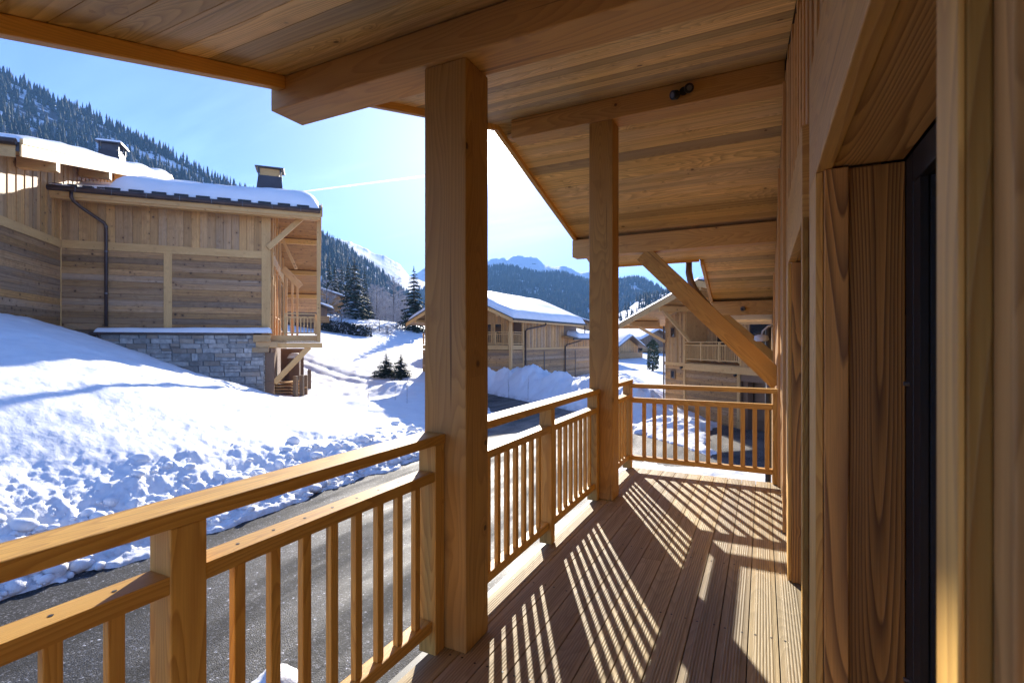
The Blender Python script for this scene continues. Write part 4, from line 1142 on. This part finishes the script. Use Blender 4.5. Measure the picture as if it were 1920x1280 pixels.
for a_, b_ in ((-1.97, 5.8), (5.8, 12.8)): mb.box8((a_, -2.055, rroof(a_) - .17), (b_ - a_, 0, rroof(b_) - rroof(a_)), (0, .05, 0), (0, 0, .30), tint=(1.05, 0, .2))
mb.bx(-1.99, -1.952, -2, 10, 2.28, 2.58, 'y'); mb.build('verge_board', M['cl_t'], RF)
mb = MB()
for x in (-.72, 2.35, 5.8):
    mb = MB(); mb.bx(x - .11, x + .11, -1.95, 0, rroof(x) - .33, rroof(x) - .03, 'y'); mb.build('purlin', M['cl_t'], RF)
mb = MB(); mb.beam((.08, -.08, 1.45), (-.72, -1.4, 2.35), .12, .17); mb.build('brace', M['cl_t'], RF)
mb = MB(); mb.beam((2.45, -.05, 1.45), (2.35, -1.6, 3.08), .12, .17); mb.build('brace', M['cl_t'], RF)
mb = MB(); mb.tube([(-.06, -.08, -2.7), (-.06, -.08, 2.4)], .05, 8); mb.build('downpipe', M['zinc'], RF, smooth=True)
snow_slab((-1.95, -2.0, rroof(-1.95) + .2), (5.8, -2.0, rroof(5.8) + .2), (5.8, 10, rroof(5.8) + .2), (-1.95, 10, rroof(-1.95) + .2), .16, 16, 20, parent=RF, seed=51, edge=.3, rough=.02)
snow_slab((5.8, -2.0, rroof(5.8) + .2), (12.7, -2.0, rroof(12.7) + .2), (12.7, 10, rroof(12.7) + .2), (5.8, 10, rroof(5.8) + .2), .16, 16, 20, parent=RF, seed=53, edge=.3, rough=.02)

# ------------------------------------------------------------------ chalets farther off
def far_chalet(label, loc, rotz, w, l, h, pitch=.32, over=.9, snow=.4, matw='cl_v', wins=()):
    """w along local x (gable width), l along local y, gable toward -y"""
    t = thing('chalet', label, 'chalet', loc, rotz, None)
    zr = h + pitch * (w / 2 + over)
    rz = lambda x: h + pitch * (w / 2 + over - abs(x))
    mb = MB(); v_boards(mb, (-w / 2, 0), (w / 2, 0), -1.5, lambda q: rz(-w / 2 + w * q) - .03, w=.35, greyness=.4); v_boards(mb, (w / 2, 0), (w / 2, l), -1.5, h + .2, w=.35); v_boards(mb, (-w / 2, l), (-w / 2, 0), -1.5, h + .2, w=.35); v_boards(mb, (w / 2, l), (-w / 2, l), -1.5, h, w=.6)
    mb.build('wall', M[matw], t)
    mb = MB(); X = w / 2 + over
    mb.prism([(-X, -1.2, h), (0, -1.2, zr), (X, -1.2, h), (X, -1.2, h + .2), (0, -1.2, zr + .2), (-X, -1.2, h + .2)], (0, l + 2, 0), tint=(.8, .3, 0)); mb.build('roof', M['old'], t)
    snow_slab((-X, -1.15, h + .2), (0, -1.15, zr + .2), (0, l + .75, zr + .2), (-X, l + .75, h + .2), snow, 10, 10, parent=t, edge=.4, rough=.03)
    snow_slab((0, -1.15, zr + .2), (X, -1.15, h + .2), (X, l + .75, h + .2), (0, l + .75, zr + .2), snow, 10, 10, parent=t, edge=.4, rough=.03)
    for (x, z, ww, hh) in wins: window(t, (x, -.03), (ww, 0), z, z + hh, frame='old')
    mb = MB(); mb.bx(-w / 2 - .1, w / 2 + .1, -.9, -.06, h * .42, h * .42 + .15); mb.planks((-w / 2 - .1, -.92, h * .42 + .15), (w + .2, 0, 0), (0, 0, .8), (0, .04, 0), .16); mb.build('balcony', M['cl_h'], t)
    return t
p = bearing(585, 641, 98); far_chalet('chalet with a low snowy roof on the slope, half hidden behind the left chalet', (p.x, p.y, 5.6), R(60), 12, 10, 4.4, .3, 1.1, .3, wins=((-2, .5, 1, 1.2), (1, .5, 1, 1.2)))
p = bearing(566, 641, 72); far_chalet('small dark open-sided hut with snow on its roof, seen through the left balcony railing', (p.x, p.y, 2.9), R(62), 7, 5, 3.2, .35, .7, .3, 'old')
p = bearing(1076, 641, 78); far_chalet('grey brown chalet gable behind the long snowy roof in the middle', (p.x, p.y, -2.4), R(32), 9.5, 9, 6.0, .26, .9, .22, 'cl_v', wins=((-1.5, 4.3, 1.5, 1.5), (1.2, 4.3, 1.2, 1.5)))
p = bearing(1185, 641, 84); far_chalet('low chalet with a broad snowy roof between the second post and the right chalet', (p.x - 1, p.y, -2.5), R(78), 9, 9, 2.9, .36, .9, .4, 'cl_v', wins=((-3, .5, 1, 1.4), (0.5, .5, 1, 1.4)))
p = bearing(1228, 641, 112); far_chalet('farthest snowy-roofed chalet, just left of the right chalet wall', (p.x, p.y, -2.4), R(70), 13, 11, 4.2, .3, 1, .4, 'old', wins=((-3, .6, 1.2, 1.4), (2, .6, 1.2, 1.4)))
p = bearing(1170, 641, 135); far_chalet('distant chalet peeping out under the eave of the right chalet', (p.x, p.y, -2), R(20), 12, 10, 5.6, .3, 1, .4, 'cl_v')
# ------------------------------------------------------------------ trees
def spruce_mesh(seed, tiers=17, snowy=.28, dens=1.0):
    """unit-height spruce : crown of drooping needle sprays, base radius .2"""
    r_ = random.Random(seed); mb = MB()
    for i in range(tiers):
        f = i / (tiers - 1); z = .07 + .90 * f ** .92
        rad = .215 * (1 - f) ** .8 * r_.uniform(.82, 1.12) + .008
        nb = max(5, int((15 - 8 * f) * dens)); a0 = r_.uniform(0, 6.28)
        for k in range(nb):
            an = a0 + 6.283 * k / nb + r_.uniform(-.25, .25); L = rad * r_.uniform(.72, 1.15)
            dx, dy = math.cos(an), math.sin(an); px, py = -dy, dx
            droop = r_.uniform(.25, .55); segs = 5
            zz = z + r_.uniform(-.012, .012)
            for s in range(segs):
                q0 = (s + .1) / segs; q1 = (s + 1.25) / segs
                h0 = zz - droop * L * (q0 ** 1.4) + .10 * L * q0; h1 = zz - droop * L * (q1 ** 1.4) + .10 * L * q1
                wd = L * (.34 - .2 * q0) + .006
                base = r_.uniform(.55, 1.35); sn = r_.random() < snowy
                for sgn in (-1, 1):
                    t = (base * r_.uniform(.8, 1.2), r_.uniform(.35, .9) if (sn and r_.random() < .7) else 0, 0)
                    mb.face([(dx * L * q0, dy * L * q0, h0), (dx * L * q1, dy * L * q1, h1),
                             (dx * L * (q0 + .16) + px * wd * sgn, dy * L * (q0 + .16) + py * wd * sgn, h0 - wd * r_.uniform(.35, .8))], None, t)
                t = (base * .6, 0, 0)
                mb.face([(dx * L * q0, dy * L * q0, h0 - .002), (dx * L * q1, dy * L * q1, h1 - .002), (dx * L * (q0 + q1) / 2 + px * wd * .2, dy * L * (q0 + q1) / 2 + py * wd * .2, (h0 + h1) / 2 - wd * r_.uniform(.5, 1.0))], None, t)
    mb.face([(.008, 0, .93), (-.006, .007, .93), (0, 0, 1.0)], None, (1, 0, 0)); mb.face([(0, .008, .93), (.004, -.007, .93), (0, 0, 1.0)], None, (1, 0, 0))
    return mb
def bare_mesh(seed, spread=.45, depth=4):
    r_ = random.Random(seed); mb = MB()
    def grow(p, d, L, r, lev):
        q = p + d * L
        mid = p + d * L * .5 + Vector((r_.uniform(-1, 1), r_.uniform(-1, 1), r_.uniform(-1, 1))) * L * .05
        fr = 0 if lev > 2 else r_.uniform(.2, .75)
        mb.tube([p, mid, q], [r, r * .8, r * .55], 4 if lev > 1 else 3, tint=(r_.uniform(.6, 1.2), fr if lev < 3 else .1, 0), cap=False)
        if lev == 0: return
        n = 5 if lev > 1 else 5
        for k in range(n):
            f = r_.uniform(.35, 1.0); b = p + (q - p) * f
            nd = (d + Vector((r_.uniform(-1, 1), r_.uniform(-1, 1), r_.uniform(-.25, .75))) * spread * 1.6).normalized()
            grow(b, nd, L * r_.uniform(.42, .68), r * .5, lev - 1)
    tr = MB(); tr.tube([(0, 0, -.03), (0, 0, .45), (.01, 0, .97)], [.014, .010, .002], 6)
    for k in range(44):
        z = r_.uniform(.18, .92); an = r_.uniform(0, 6.28); L = .22 * (1.05 - z) + .05
        grow(Vector((0, 0, z)), Vector((math.cos(an), math.sin(an), r_.uniform(.25, .9))).normalized(), L, .0045, 2)
    return mb, tr
def make_spruce(label, p, h, w, rot, seed, snowy, group=None, name='spruce_tree'):
    t = thing(name, label, 'tree', p, rot, group); t.scale = (w, w, h)
    tr = MB(); tr.tube([(0, 0, -.04), (0, 0, .5), (0, 0, .97)], [.017, .011, .002], 7); tr.build('trunk', M['bark'], t, smooth=True)
    spruce_mesh(seed, 19, snowy).build('crown', M['needles'], t)
    return t
GW = 'trees on the slope behind the chalets'
def base(px, d, off=0): 
    p = bearing(px, 641, d); return (p.x, p.y, gz(p.x, p.y) - .15)
T1 = make_spruce('tall snow-dusted spruce standing beside the dark hedge', base(664, 92), 14.2, 17.5, .3, 5, .5, GW)
T2 = make_spruce('tall dark spruce just left of the thick near post', base(776, 88), 13.2, 14.5, 1.3, 8, .16, GW)
T1.location.z = 3.0; T2.location.z = 1.7
items = [(689, 100, 9.0, 11, T1, 'snow-dusted spruce leaning on the right side of the tall spruce', 3.0), (628, 108, 12.5, 9, T2, 'dark spruce at the edge of the left chalet verge', 6.0),
         (640, 118, 13.5, 9, T1, 'second spruce in from the left chalet verge, pale tipped', 7.2), (652, 126, 15, 9, T2, 'narrow spruce peeping over the left side of the tall spruce', 7.5),
         (684, 122, 14.2, 8, T2, 'slim dark spruce rising right behind the tall spruce', 6.0), (617, 120, 14, 9, T2, 'spruce touching the left chalet roof edge', 8.2), (760, 104, 8, 8, T2, 'low dark spruce at the foot of the tree by the thick near post', 2.0),
         (1099, 92, 8.5, 8, T1, 'spruce beside the grey brown chalet gable, touching the second post', -2.2), (1204, 125, 9, 8, T2, 'dark spruce above the snowy roof right of the second post', -1.5), (1190, 150, 10, 9, T1, 'pale spruce far behind the roofs right of the second post', -1.5), (1234, 150, 10, 9, T2, 'spruce farthest right above the roofs, beside the right chalet', -1.5)]
for px, d, h, w, src, lab, z in items:
    p = bearing(px, 641, d); copy_tree(src, (p.x, p.y, z), random.uniform(0, 6), (w, h), lab)
# dark clipped-looking conifer by the far chalet
p = bearing(1224, 641, 62)
t = thing('conifer_tree', 'narrow dark columnar conifer standing in front of the farthest snowy roofs', 'tree', (p.x, p.y, gz(p.x, p.y) - .1))
mb = MB(); mb.tube([(0, 0, -.2), (0, 0, 1.2)], .14, 8); mb.build('trunk', M['bark'], t)
mb = MB(); r_ = random.Random(3)
for i in range(900):
    z = r_.uniform(.3, 3.9); an = r_.uniform(0, 6.28); rr = (.62 if z < 3.3 else .62 * (3.95 - z) / .65) * r_.uniform(.75, 1.12)
    c = Vector((math.cos(an) * rr, math.sin(an) * rr, z)); a = Vector((r_.uniform(-1, 1), r_.uniform(-1, 1), r_.uniform(-1, 1))) * .16; b = Vector((r_.uniform(-1, 1), r_.uniform(-1, 1), r_.uniform(-1, 1))) * .16
    mb.face([c + a, c + b, c - a - b], None, (r_.uniform(.6, 1.3), .6 if r_.random() < .06 else 0, 0))
mb.build('crown', M['needles'], t)
# young spruces
Y1 = make_spruce('young spruce with a wide skirt in the snow field, left of its twin', base(724, 44), 2.3, 5.6, .5, 12, .12, 'young spruces in the snow field', 'young_spruce')
q = base(752, 43); copy_tree(Y1, (q[0], q[1], q[2]), 2.2, (4.6, 2.5), 'slimmer young spruce in the snow field, nearer the thick post')
# bare frosted trees
GB = 'bare frosted trees on the slope'
bm, tr = bare_mesh(3); p = base(738, 98)
B1 = thing('bare_tree', 'bare frosted larch in the middle of the thicket, tallest there', 'tree', (p[0], p[1], 1.8), 0, GB); B1.scale = (13, 13, 12.5)
tr.build('trunk', M['bark'], B1); bm.build('crown', M['twigs'], B1)
bm, tr = bare_mesh(14); p = base(706, 104)
B2 = thing('bare_tree', 'bare frosted tree right of the slim dark spruce', 'tree', (p[0], p[1], 2.6), 0, GB); B2.scale = (13, 13, 11)
tr.build('trunk', M['bark'], B2); bm.build('crown', M['twigs'], B2)
bl = [(747, 116, 11, 13.5, 2.6, 'tall bare larch rising behind the young twin spruces, left of the shaded bare tree'), (716, 120, 11, 13, 3.8, 'tall bare larch in the upper middle of the thicket'), (701, 126, 11, 13, 5.0, 'tall bare tree at the upper left of the thicket'), (757, 96, 8, 9, 1.6, 'bare tree in front of the dark spruce by the thick post'), (722, 112, 9, 11, 3.0, 'bare frosted tree between two taller bare larches'), (752, 110, 9.5, 12, 2.2, 'bare frosted larch close to the dark spruce by the thick post'), (695, 118, 10, 11, 4.4, 'bare frosted tree half behind the leaning spruce'),
      (612, 96, 9, 11, 4.6, 'bare frosted tree against the left chalet verge'), (648, 112, 8, 11, 5.0, 'bare frosted tree left of the tall spruce'), (731, 128, 11, 12, 3.4, 'bare frosted tree high in the thicket, behind the tallest larch'), (670, 130, 12, 12, 6.5, 'bare frosted tree high above the tall spruce on the hillside'),
      (712, 135, 12, 13, 4.6, 'pale bare tree at the top of the thicket'), (764, 126, 10, 11, 2.6, 'bare tree in the shade behind the dark spruce'), (636, 130, 12, 12, 8.5, 'bare tree highest on the slope by the left chalet'), (745, 86, 4.5, 7, 1.6, 'low bare bush at the foot of the thicket'), (712, 82, 3.6, 8, 1.7, 'wide low bare bush right of the tall spruce'), (692, 80, 2.8, 6, 1.8, 'small bare bush at the right end of the hedge'), (640, 84, 4.2, 7, 3.2, 'bare shrub between hedge and hut'), (620, 78, 3.4, 7, 3.2, 'bare shrub beside the left chalet verge'), (726, 80, 2.6, 6, 1.5, 'low brown bush beside the bare thicket')]
for i, (px, d, h, w, z, lab) in enumerate(bl):
    p = bearing(px, 641, d); copy_tree((B1, B2)[i % 2], (p.x, p.y, z), random.uniform(0, 6), (w, h), lab)
# hedge
a = bearing(612, 641, 74); b = bearing(688, 641, 74)
t = MB(); r_ = random.Random(5)
for i in range(2600):
    f = r_.random(); c = a + (b - a) * f; w = r_.uniform(-.8, .8); zz = r_.uniform(0, 1.75) * (1 - .25 * math.sin(f * 25) ** 2)
    c = Vector((c.x + w * .4, c.y + w, gz(c.x, c.y) - .1 + zz)); u = Vector((r_.uniform(-1, 1), r_.uniform(-1, 1), r_.uniform(-1, 1))) * .22; v = Vector((r_.uniform(-1, 1), r_.uniform(-1, 1), r_.uniform(-1, 1))) * .22
    t.face([c + u, c + v, c - u - v], None, (r_.uniform(.5, 1.3), r_.uniform(.3, .9) if r_.random() < .2 else 0, 0))
tag(t.build('hedge', M['hedge']), 'dark hedge flecked with snow at the top of the snow field', 'hedge')
# dry stems poking out of the snow
s0 = None
for i, (px, d, h, lab) in enumerate(((690, 27, 1.3, 'thin dry stem in the snow, leftmost of the bare stems'), (763, 30, 2.4, 'tallest dry stem in the snow beside the thick near post'), (741, 31, 1.8, 'dry stem in the snow between a shorter and a taller stem'),
                                     (954, 36, 2.2, 'dry twig sticking out of the bank below the middle chalet corner'), (990, 35, 1.6, 'dry twig on the bank below the long middle chalet wall'), (1216, 34, 1.8, 'forked dry twig on the snow heap left of the right chalet'))):
    if s0 is None:
        mb = MB(); mb.tube([(0, 0, -.3), (.02, 0, .5), (.0, .03, 1)], [.012, .009, .003], 5)
        mb.tube([(.02, 0, .5), (.14, .04, .85)], [.006, .002], 4); mb.tube([(.01, 0, .35), (-.10, .04, .62)], [.006, .002], 4); s0 = mb.build('dry_stem', M['bark']); o = s0
    else:
        o = s0.copy(); COL.objects.link(o)
    p = bearing(px, 641, d); o.location = (p.x, p.y, gz(p.x, p.y)); o.scale = (1, 1, h); o.rotation_euler = (0, 0, i * 1.3)
    tag(o, lab, 'plant stem', 'dry stems in the snow')

# ------------------------------------------------------------------ hills and mountains
def catm(prof, n):
    P = np.array(prof, float); t = np.linspace(0, len(P) - 1, n); i = np.clip(t.astype(int), 0, len(P) - 2); f = (t - i)[:, None]
    return P[i] * (1 - f) + P[i + 1] * f
def hill(name, label, prof, foot, mat, n=180, m=40, amp=12, rough=3.0, seed=1, foot_z=-6):
    Q = catm(prof, n)
    ridge = np.array([bearing(*q) for q in Q]); 
    arc = np.concatenate([[0], np.cumsum(np.linalg.norm(np.diff(ridge[:, :2], axis=0), axis=1))])
    jag = (fbm(arc / (rough * 2.4), arc * 0, 5, seed, .6) - .5) * rough
    t = np.linspace(0, 1, m)
    def surf(a_i, tt):
        R_ = ridge[a_i]
        fx = R_[:, :2] * foot
        xy = fx * (1 - tt[:, None]) + R_[:, :2] * tt[:, None]
        zz = foot_z + (R_[:, 2] - foot_z) * (tt ** .92) + jag[a_i] * tt ** 14
        L = np.linalg.norm(R_[:, :2], axis=1)
        wob = (fbm(arc[a_i] / amp / 6, tt * L * (1 - foot) / amp / 6, 5, seed + 3, .55) - .5) * amp * np.sin(np.pi * np.clip(tt, 0, 1)) ** .6
        return np.stack([xy[:, 0], xy[:, 1], zz + wob], 1)
    V = []
    idx = np.arange(n)
    for tt in t: V.append(surf(idx, np.full(n, tt)))
    for k, (q, dz) in enumerate(((1.06, -.16), (1.2, -.6), (1.4, -1.0))):
        B = ridge.copy(); B[:, :2] *= q; B[:, 2] = ridge[:, 2] + jag + (ridge[:, 2] - foot_z) * dz; V.append(B)
    rows = len(V); V = np.concatenate(V)
    ii = (np.arange(rows - 1)[:, None] * n + np.arange(n - 1)[None]).ravel()
    F = np.stack([ii, ii + 1, ii + n + 1, ii + n], 1)
    o = np_mesh(name, V, F, mat); tag(o, label, 'mountain', kind='structure')
    return surf, n
def far_tree(sides=5, tiers=3, seed=0):
    """low conifer of stacked ragged cones, unit height"""
    r_ = random.Random(seed); V = []; F = []
    for k in range(tiers):
        z0 = .04 + .27 * k; z1 = min(1.0, z0 + .46 + .02 * k) if k < tiers - 1 else 1.0; rr = .17 * (1 - .28 * k)
        b = len(V)
        for s in range(sides):
            an = 6.283 * s / sides + k; q = rr * r_.uniform(.7, 1.2); V.append((math.cos(an) * q, math.sin(an) * q, z0 + r_.uniform(-.04, .04)))
        V.append((r_.uniform(-.01, .01), r_.uniform(-.01, .01), z1)); 
        for s in range(sides): F.append((b + s, b + (s + 1) % sides, b + sides))
    return np.array(V), np.array(F)
def forest(name, label, surf, n, count, hmin, hmax, seed, keep=None, t0=.05, t1=1.0, wid=1.0, tpow=1.0, ridge_share=.2):
    rr = np.random.default_rng(seed); protos = [far_tree(6, 3, s) for s in range(5)]
    a = rr.integers(0, n, count); t = t0 + (t1 - t0) * rr.random(count) ** tpow
    k = int(count * ridge_share); t[:k] = rr.uniform(.965, 1.0, k)
    P = surf(a, t); P[:, :2] += rr.normal(0, 1.5, (count, 2))
    if keep is not None:
        ok = keep(P, a / n, t, rr); P = P[ok]
    V = []; F = []; T = []; off = 0
    for i, p in enumerate(P):
        v, f = protos[i % 5]; h = hmin + (hmax - hmin) * rr.random() ** 1.3
        s = np.array([h * wid * rr.uniform(.75, 1.2)] * 2 + [h]); an = rr.random() * 6.28
        c, s_ = math.cos(an), math.sin(an)
        w = v * s; w = np.stack([w[:, 0] * c - w[:, 1] * s_, w[:, 0] * s_ + w[:, 1] * c, w[:, 2]], 1) + p - np.array([0, 0, .06 * h])
        V.append(w); F.append(f + off); off += len(v)
        col = rr.uniform(.6, 1.4); T.append(np.tile([col, .16 if rr.random() < .05 else 0, 0, 1], (len(f), 1)))
    o = np_mesh(name, np.concatenate(V), np.concatenate(F), M['farneedles'], None, False, np.concatenate(T))
    tag(o, label, 'forest', kind='stuff')
# left hillside
S, n = hill('wooded_hill', 'steep snowy hillside with rock bands rising behind the left chalet',
     [(-260, 20, 560), (-120, 80, 580), (0, 143, 600), (50, 168, 610), (100, 196, 620), (150, 212, 635), (200, 238, 645), (250, 262, 655), (300, 285, 665), (350, 312, 680), (400, 338, 690), (440, 354, 700), (470, 366, 720), (540, 405, 770), (610, 448, 830), (650, 472, 880), (700, 505, 960), (750, 545, 1050), (800, 585, 1130), (860, 615, 1200)],
     .42, M['hill'], 260, 60, 22, 5, 2)
def keepA(P, s, t, rr):
    k = fbm(P[:, 0] / 26, P[:, 1] / 26 + P[:, 2] / 14, 3, 77)
    return (k > .485) | (rr.random(len(P)) < .07) | (t > .975) | (s > .66)
forest('hillside_forest', 'dark spruce forest clinging to the steep left hillside', S, n, 7000, 9, 20, 5, keepA, .10, 1.0, .92, .75, .09)
# snowy shoulder, then the high peak
hill('snow_mountain', 'snow-covered mountain shoulder behind the forested slope', [(560, 440, 1900), (620, 444, 1950), (648, 452, 2000), (668, 459, 2050), (690, 468, 2080), (705, 474, 2100), (722, 482, 2130), (740, 492, 2150), (752, 499, 2170), (762, 509, 2200), (770, 517, 2230), (778, 522, 2260), (800, 532, 2300), (850, 560, 2400)],
     .55, M['peak'], 260, 70, 40, 22, 6)
hill('snow_peak', 'bright snow peak closing the valley above the forested ridge', [(760, 525, 2604), (790, 508, 2604), (830, 500, 2635), (880, 498, 2666), (915, 491, 2666), (930, 488, 2666), (936, 490, 2666), (944, 487, 2666), (950, 489, 2666), (958, 483, 2666), (968, 481, 2666), (985, 481, 2666), (1002, 484, 2666), (1010, 486, 2666), (1022, 493, 2666), (1040, 498, 2666), (1060, 502, 2666), (1080, 508, 2666), (1110, 514, 2666), (1160, 530, 2666), (1220, 548, 2666), (1320, 580, 2666)],
     .66, M['peak'], 420, 90, 40, 52, 9)
S, n = hill('forest_ridge', 'blue forested ridge across the valley below the snow peak', [(700, 590, 1500), (760, 562, 1520), (800, 545, 1550), (850, 522, 1580), (905, 510, 1600), (935, 505, 1600), (960, 506, 1600), (985, 513, 1600), (1010, 518, 1600), (1035, 517, 1600), (1060, 519, 1600), (1080, 526, 1600), (1100, 534, 1600), (1130, 538, 1580), (1160, 532, 1560), (1190, 527, 1550), (1210, 531, 1540), (1230, 543, 1520), (1250, 556, 1500), (1300, 585, 1480), (1360, 610, 1450)],
     .55, M['hill'], 220, 40, 40, 6, 12)
def keepB(P, s, t, rr):
    k = fbm(P[:, 0] / 40, P[:, 1] / 40, 3, 57); return (k < .64) | (t > .95)
forest('ridge_forest', 'dense dark forest covering the ridge across the valley', S, n, 9500, 12, 26, 9, keepB, .12, 1.0, 1.25, .8, .12)
S, n = hill('snow_slope', 'open snowy slope with a few trees right of the second post', [(1120, 606, 700), (1150, 594, 700), (1175, 580, 700), (1200, 562, 700), (1215, 553, 700), (1235, 552, 700), (1260, 545, 700), (1320, 540, 700), (1420, 560, 700)], .5, M['hill'], 90, 30, 12, 3, 15)
forest('slope_trees', 'scattered conifers on the open slope right of the second post', S, n, 420, 6, 13, 19, lambda P, s, t, rr: (s > .36) | (rr.random(len(P)) < .25), .2, 1.0, 1.0, 1.0, .1)

# ------------------------------------------------------------------ sky, sun, air
SUN_EL = math.atan2(.39384, math.hypot(.47495, .88059)); SUN_AZ = math.atan2(.47495, .88059)   # degrees left of +y
SUN = Vector((-.47495, .88059, .39384)).normalized()
ld = bpy.data.lights.new('sun', 'SUN'); ld.energy = 3.1; ld.angle = R(.53); ld.color = (1.0, .92, .79)
lo = bpy.data.objects.new('sun', ld); COL.objects.link(lo); lo.location = SUN * 60
lo.rotation_euler = SUN.to_track_quat('Z', 'Y').to_euler()
world = bpy.data.worlds.new('World'); scene.world = world; world.use_nodes = True
nt = world.node_tree; n = N(nt); bg = nt.nodes['Background']
sky = n.node('ShaderNodeTexSky'); sky.sky_type = 'NISHITA'; sky.sun_disc = False
sky.sun_elevation = SUN_EL; sky.sun_rotation = -SUN_AZ
sky.altitude = 1600; sky.air_density = .6; sky.dust_density = .1; sky.ozone_density = 3.0
co = n.node('ShaderNodeTexCoord').outputs['Generated']
dp = n.node('ShaderNodeVectorMath', operation='DOT_PRODUCT'); n.set(dp.inputs[0], co); dp.inputs[1].default_value = SUN
d = n.math('MAXIMUM', dp.outputs['Value'], 0.0)
glow = n.math('ADD', n.math('MULTIPLY', n.math('POWER', d, 900.0), 55.0), n.math('MULTIPLY', n.math('POWER', d, 22.0), 2.2))
glow = n.math('ADD', glow, n.math('MULTIPLY', n.math('GREATER_THAN', d, math.cos(R(.55))), 900.0))
# thin high cloud
sp = n.node('ShaderNodeSeparateXYZ'); n.set(sp.inputs[0], co)
den = n.math('ADD', n.math('MAXIMUM', sp.outputs[2], 0.0), .12)
cv = n.xyz(n.math('DIVIDE', sp.outputs[0], den), n.math('DIVIDE', sp.outputs[1], den))
mp = n.node('ShaderNodeMapping'); n.set(mp.inputs[0], cv); mp.inputs['Rotation'].default_value = (0, 0, .5); mp.inputs['Scale'].default_value = (.5, 1.9, 1)
cl = n.noise(mp.outputs[0], 1.1, 6.0, .62, .6)
cf = n.math('MULTIPLY', n.remap(cl, .47, .78, 0.0, 1.0), .55, clamp=True)
skyb = n.mix(1.0, sky.outputs[0], rgb(.84, .82, 1.0), 'MULTIPLY')
skyc = n.mix(cf, skyb, n.mix(1.0, skyb, rgb(1.9, 1.7, 1.4), 'MULTIPLY'))
add = n.node('ShaderNodeVectorMath', operation='ADD')
n.set(add.inputs[0], skyc); gm = n.node('ShaderNodeVectorMath', operation='SCALE'); gm.inputs[0].default_value = (1.0, .95, .86); n.set(gm.inputs['Scale'], glow); n.set(add.inputs[1], gm.outputs[0])
n.set(bg.inputs['Color'], add.outputs[0]); bg.inputs['Strength'].default_value = .085

mc, ntc, bc = new_mat('contrail_ice')
nc = N(ntc); tr_ = nc.node('ShaderNodeBsdfTransparent'); ts = nc.node('ShaderNodeBsdfTranslucent'); ts.inputs[0].default_value = (.9, .9, .9, 1)
cc = nc.node('ShaderNodeTexCoord').outputs['Object']; mx = nc.node('ShaderNodeMixShader'); nc.set(mx.inputs[0], nc.remap(nc.noise(cc, .004, 3.0), .3, .75, .12, .55)); nc.set(mx.inputs[1], tr_.outputs[0]); nc.set(mx.inputs[2], ts.outputs[0])
nc.set(ntc.nodes['Material Output'].inputs['Surface'], mx.outputs[0])
mb = MB(); pts = [bearing(440 + i * 50, 375.5 - i * 6.35, 9000) for i in range(12)]
mb.tube(pts, [6 + 2.1 * i for i in range(12)], 8, cap=False)
tag(mb.build('contrail', mc, smooth=True), 'thin white contrail slanting across the sky behind the left roof corner', 'contrail')

me = MB(); me.bx(-5200, 3500, -700, 5200, -12, 640)
hz = me.build('haze', M['snow']); hz.data.materials.clear()
mh = bpy.data.materials.new('haze_air'); mh.use_nodes = True; nh = mh.node_tree; nh.nodes.clear()
out = nh.nodes.new('ShaderNodeOutputMaterial'); pv = nh.nodes.new('ShaderNodeVolumePrincipled')
pv.inputs['Color'].default_value = (.24, .52, 1.0, 1); pv.inputs['Density'].default_value = 2.3e-4; pv.inputs['Anisotropy'].default_value = 0.0
nh.links.new(pv.outputs[0], out.inputs['Volume']); hz.data.materials.append(mh)
tag(hz, kind='stuff')

scene.view_settings.view_transform = 'Standard'; scene.view_settings.look = 'None'
scene.view_settings.exposure = 2.25; scene.view_settings.gamma = 1.0
scene.render.engine = 'CYCLES'
scene.cycles.max_bounces = 10; scene.cycles.diffuse_bounces = 8; scene.cycles.glossy_bounces = 3; scene.cycles.transparent_max_bounces = 8
scene.cycles.volume_bounces = 0; scene.cycles.caustics_reflective = False; scene.cycles.caustics_refractive = False
scene.cycles.use_denoising = True
scene.cycles.sample_clamp_indirect = 6.0
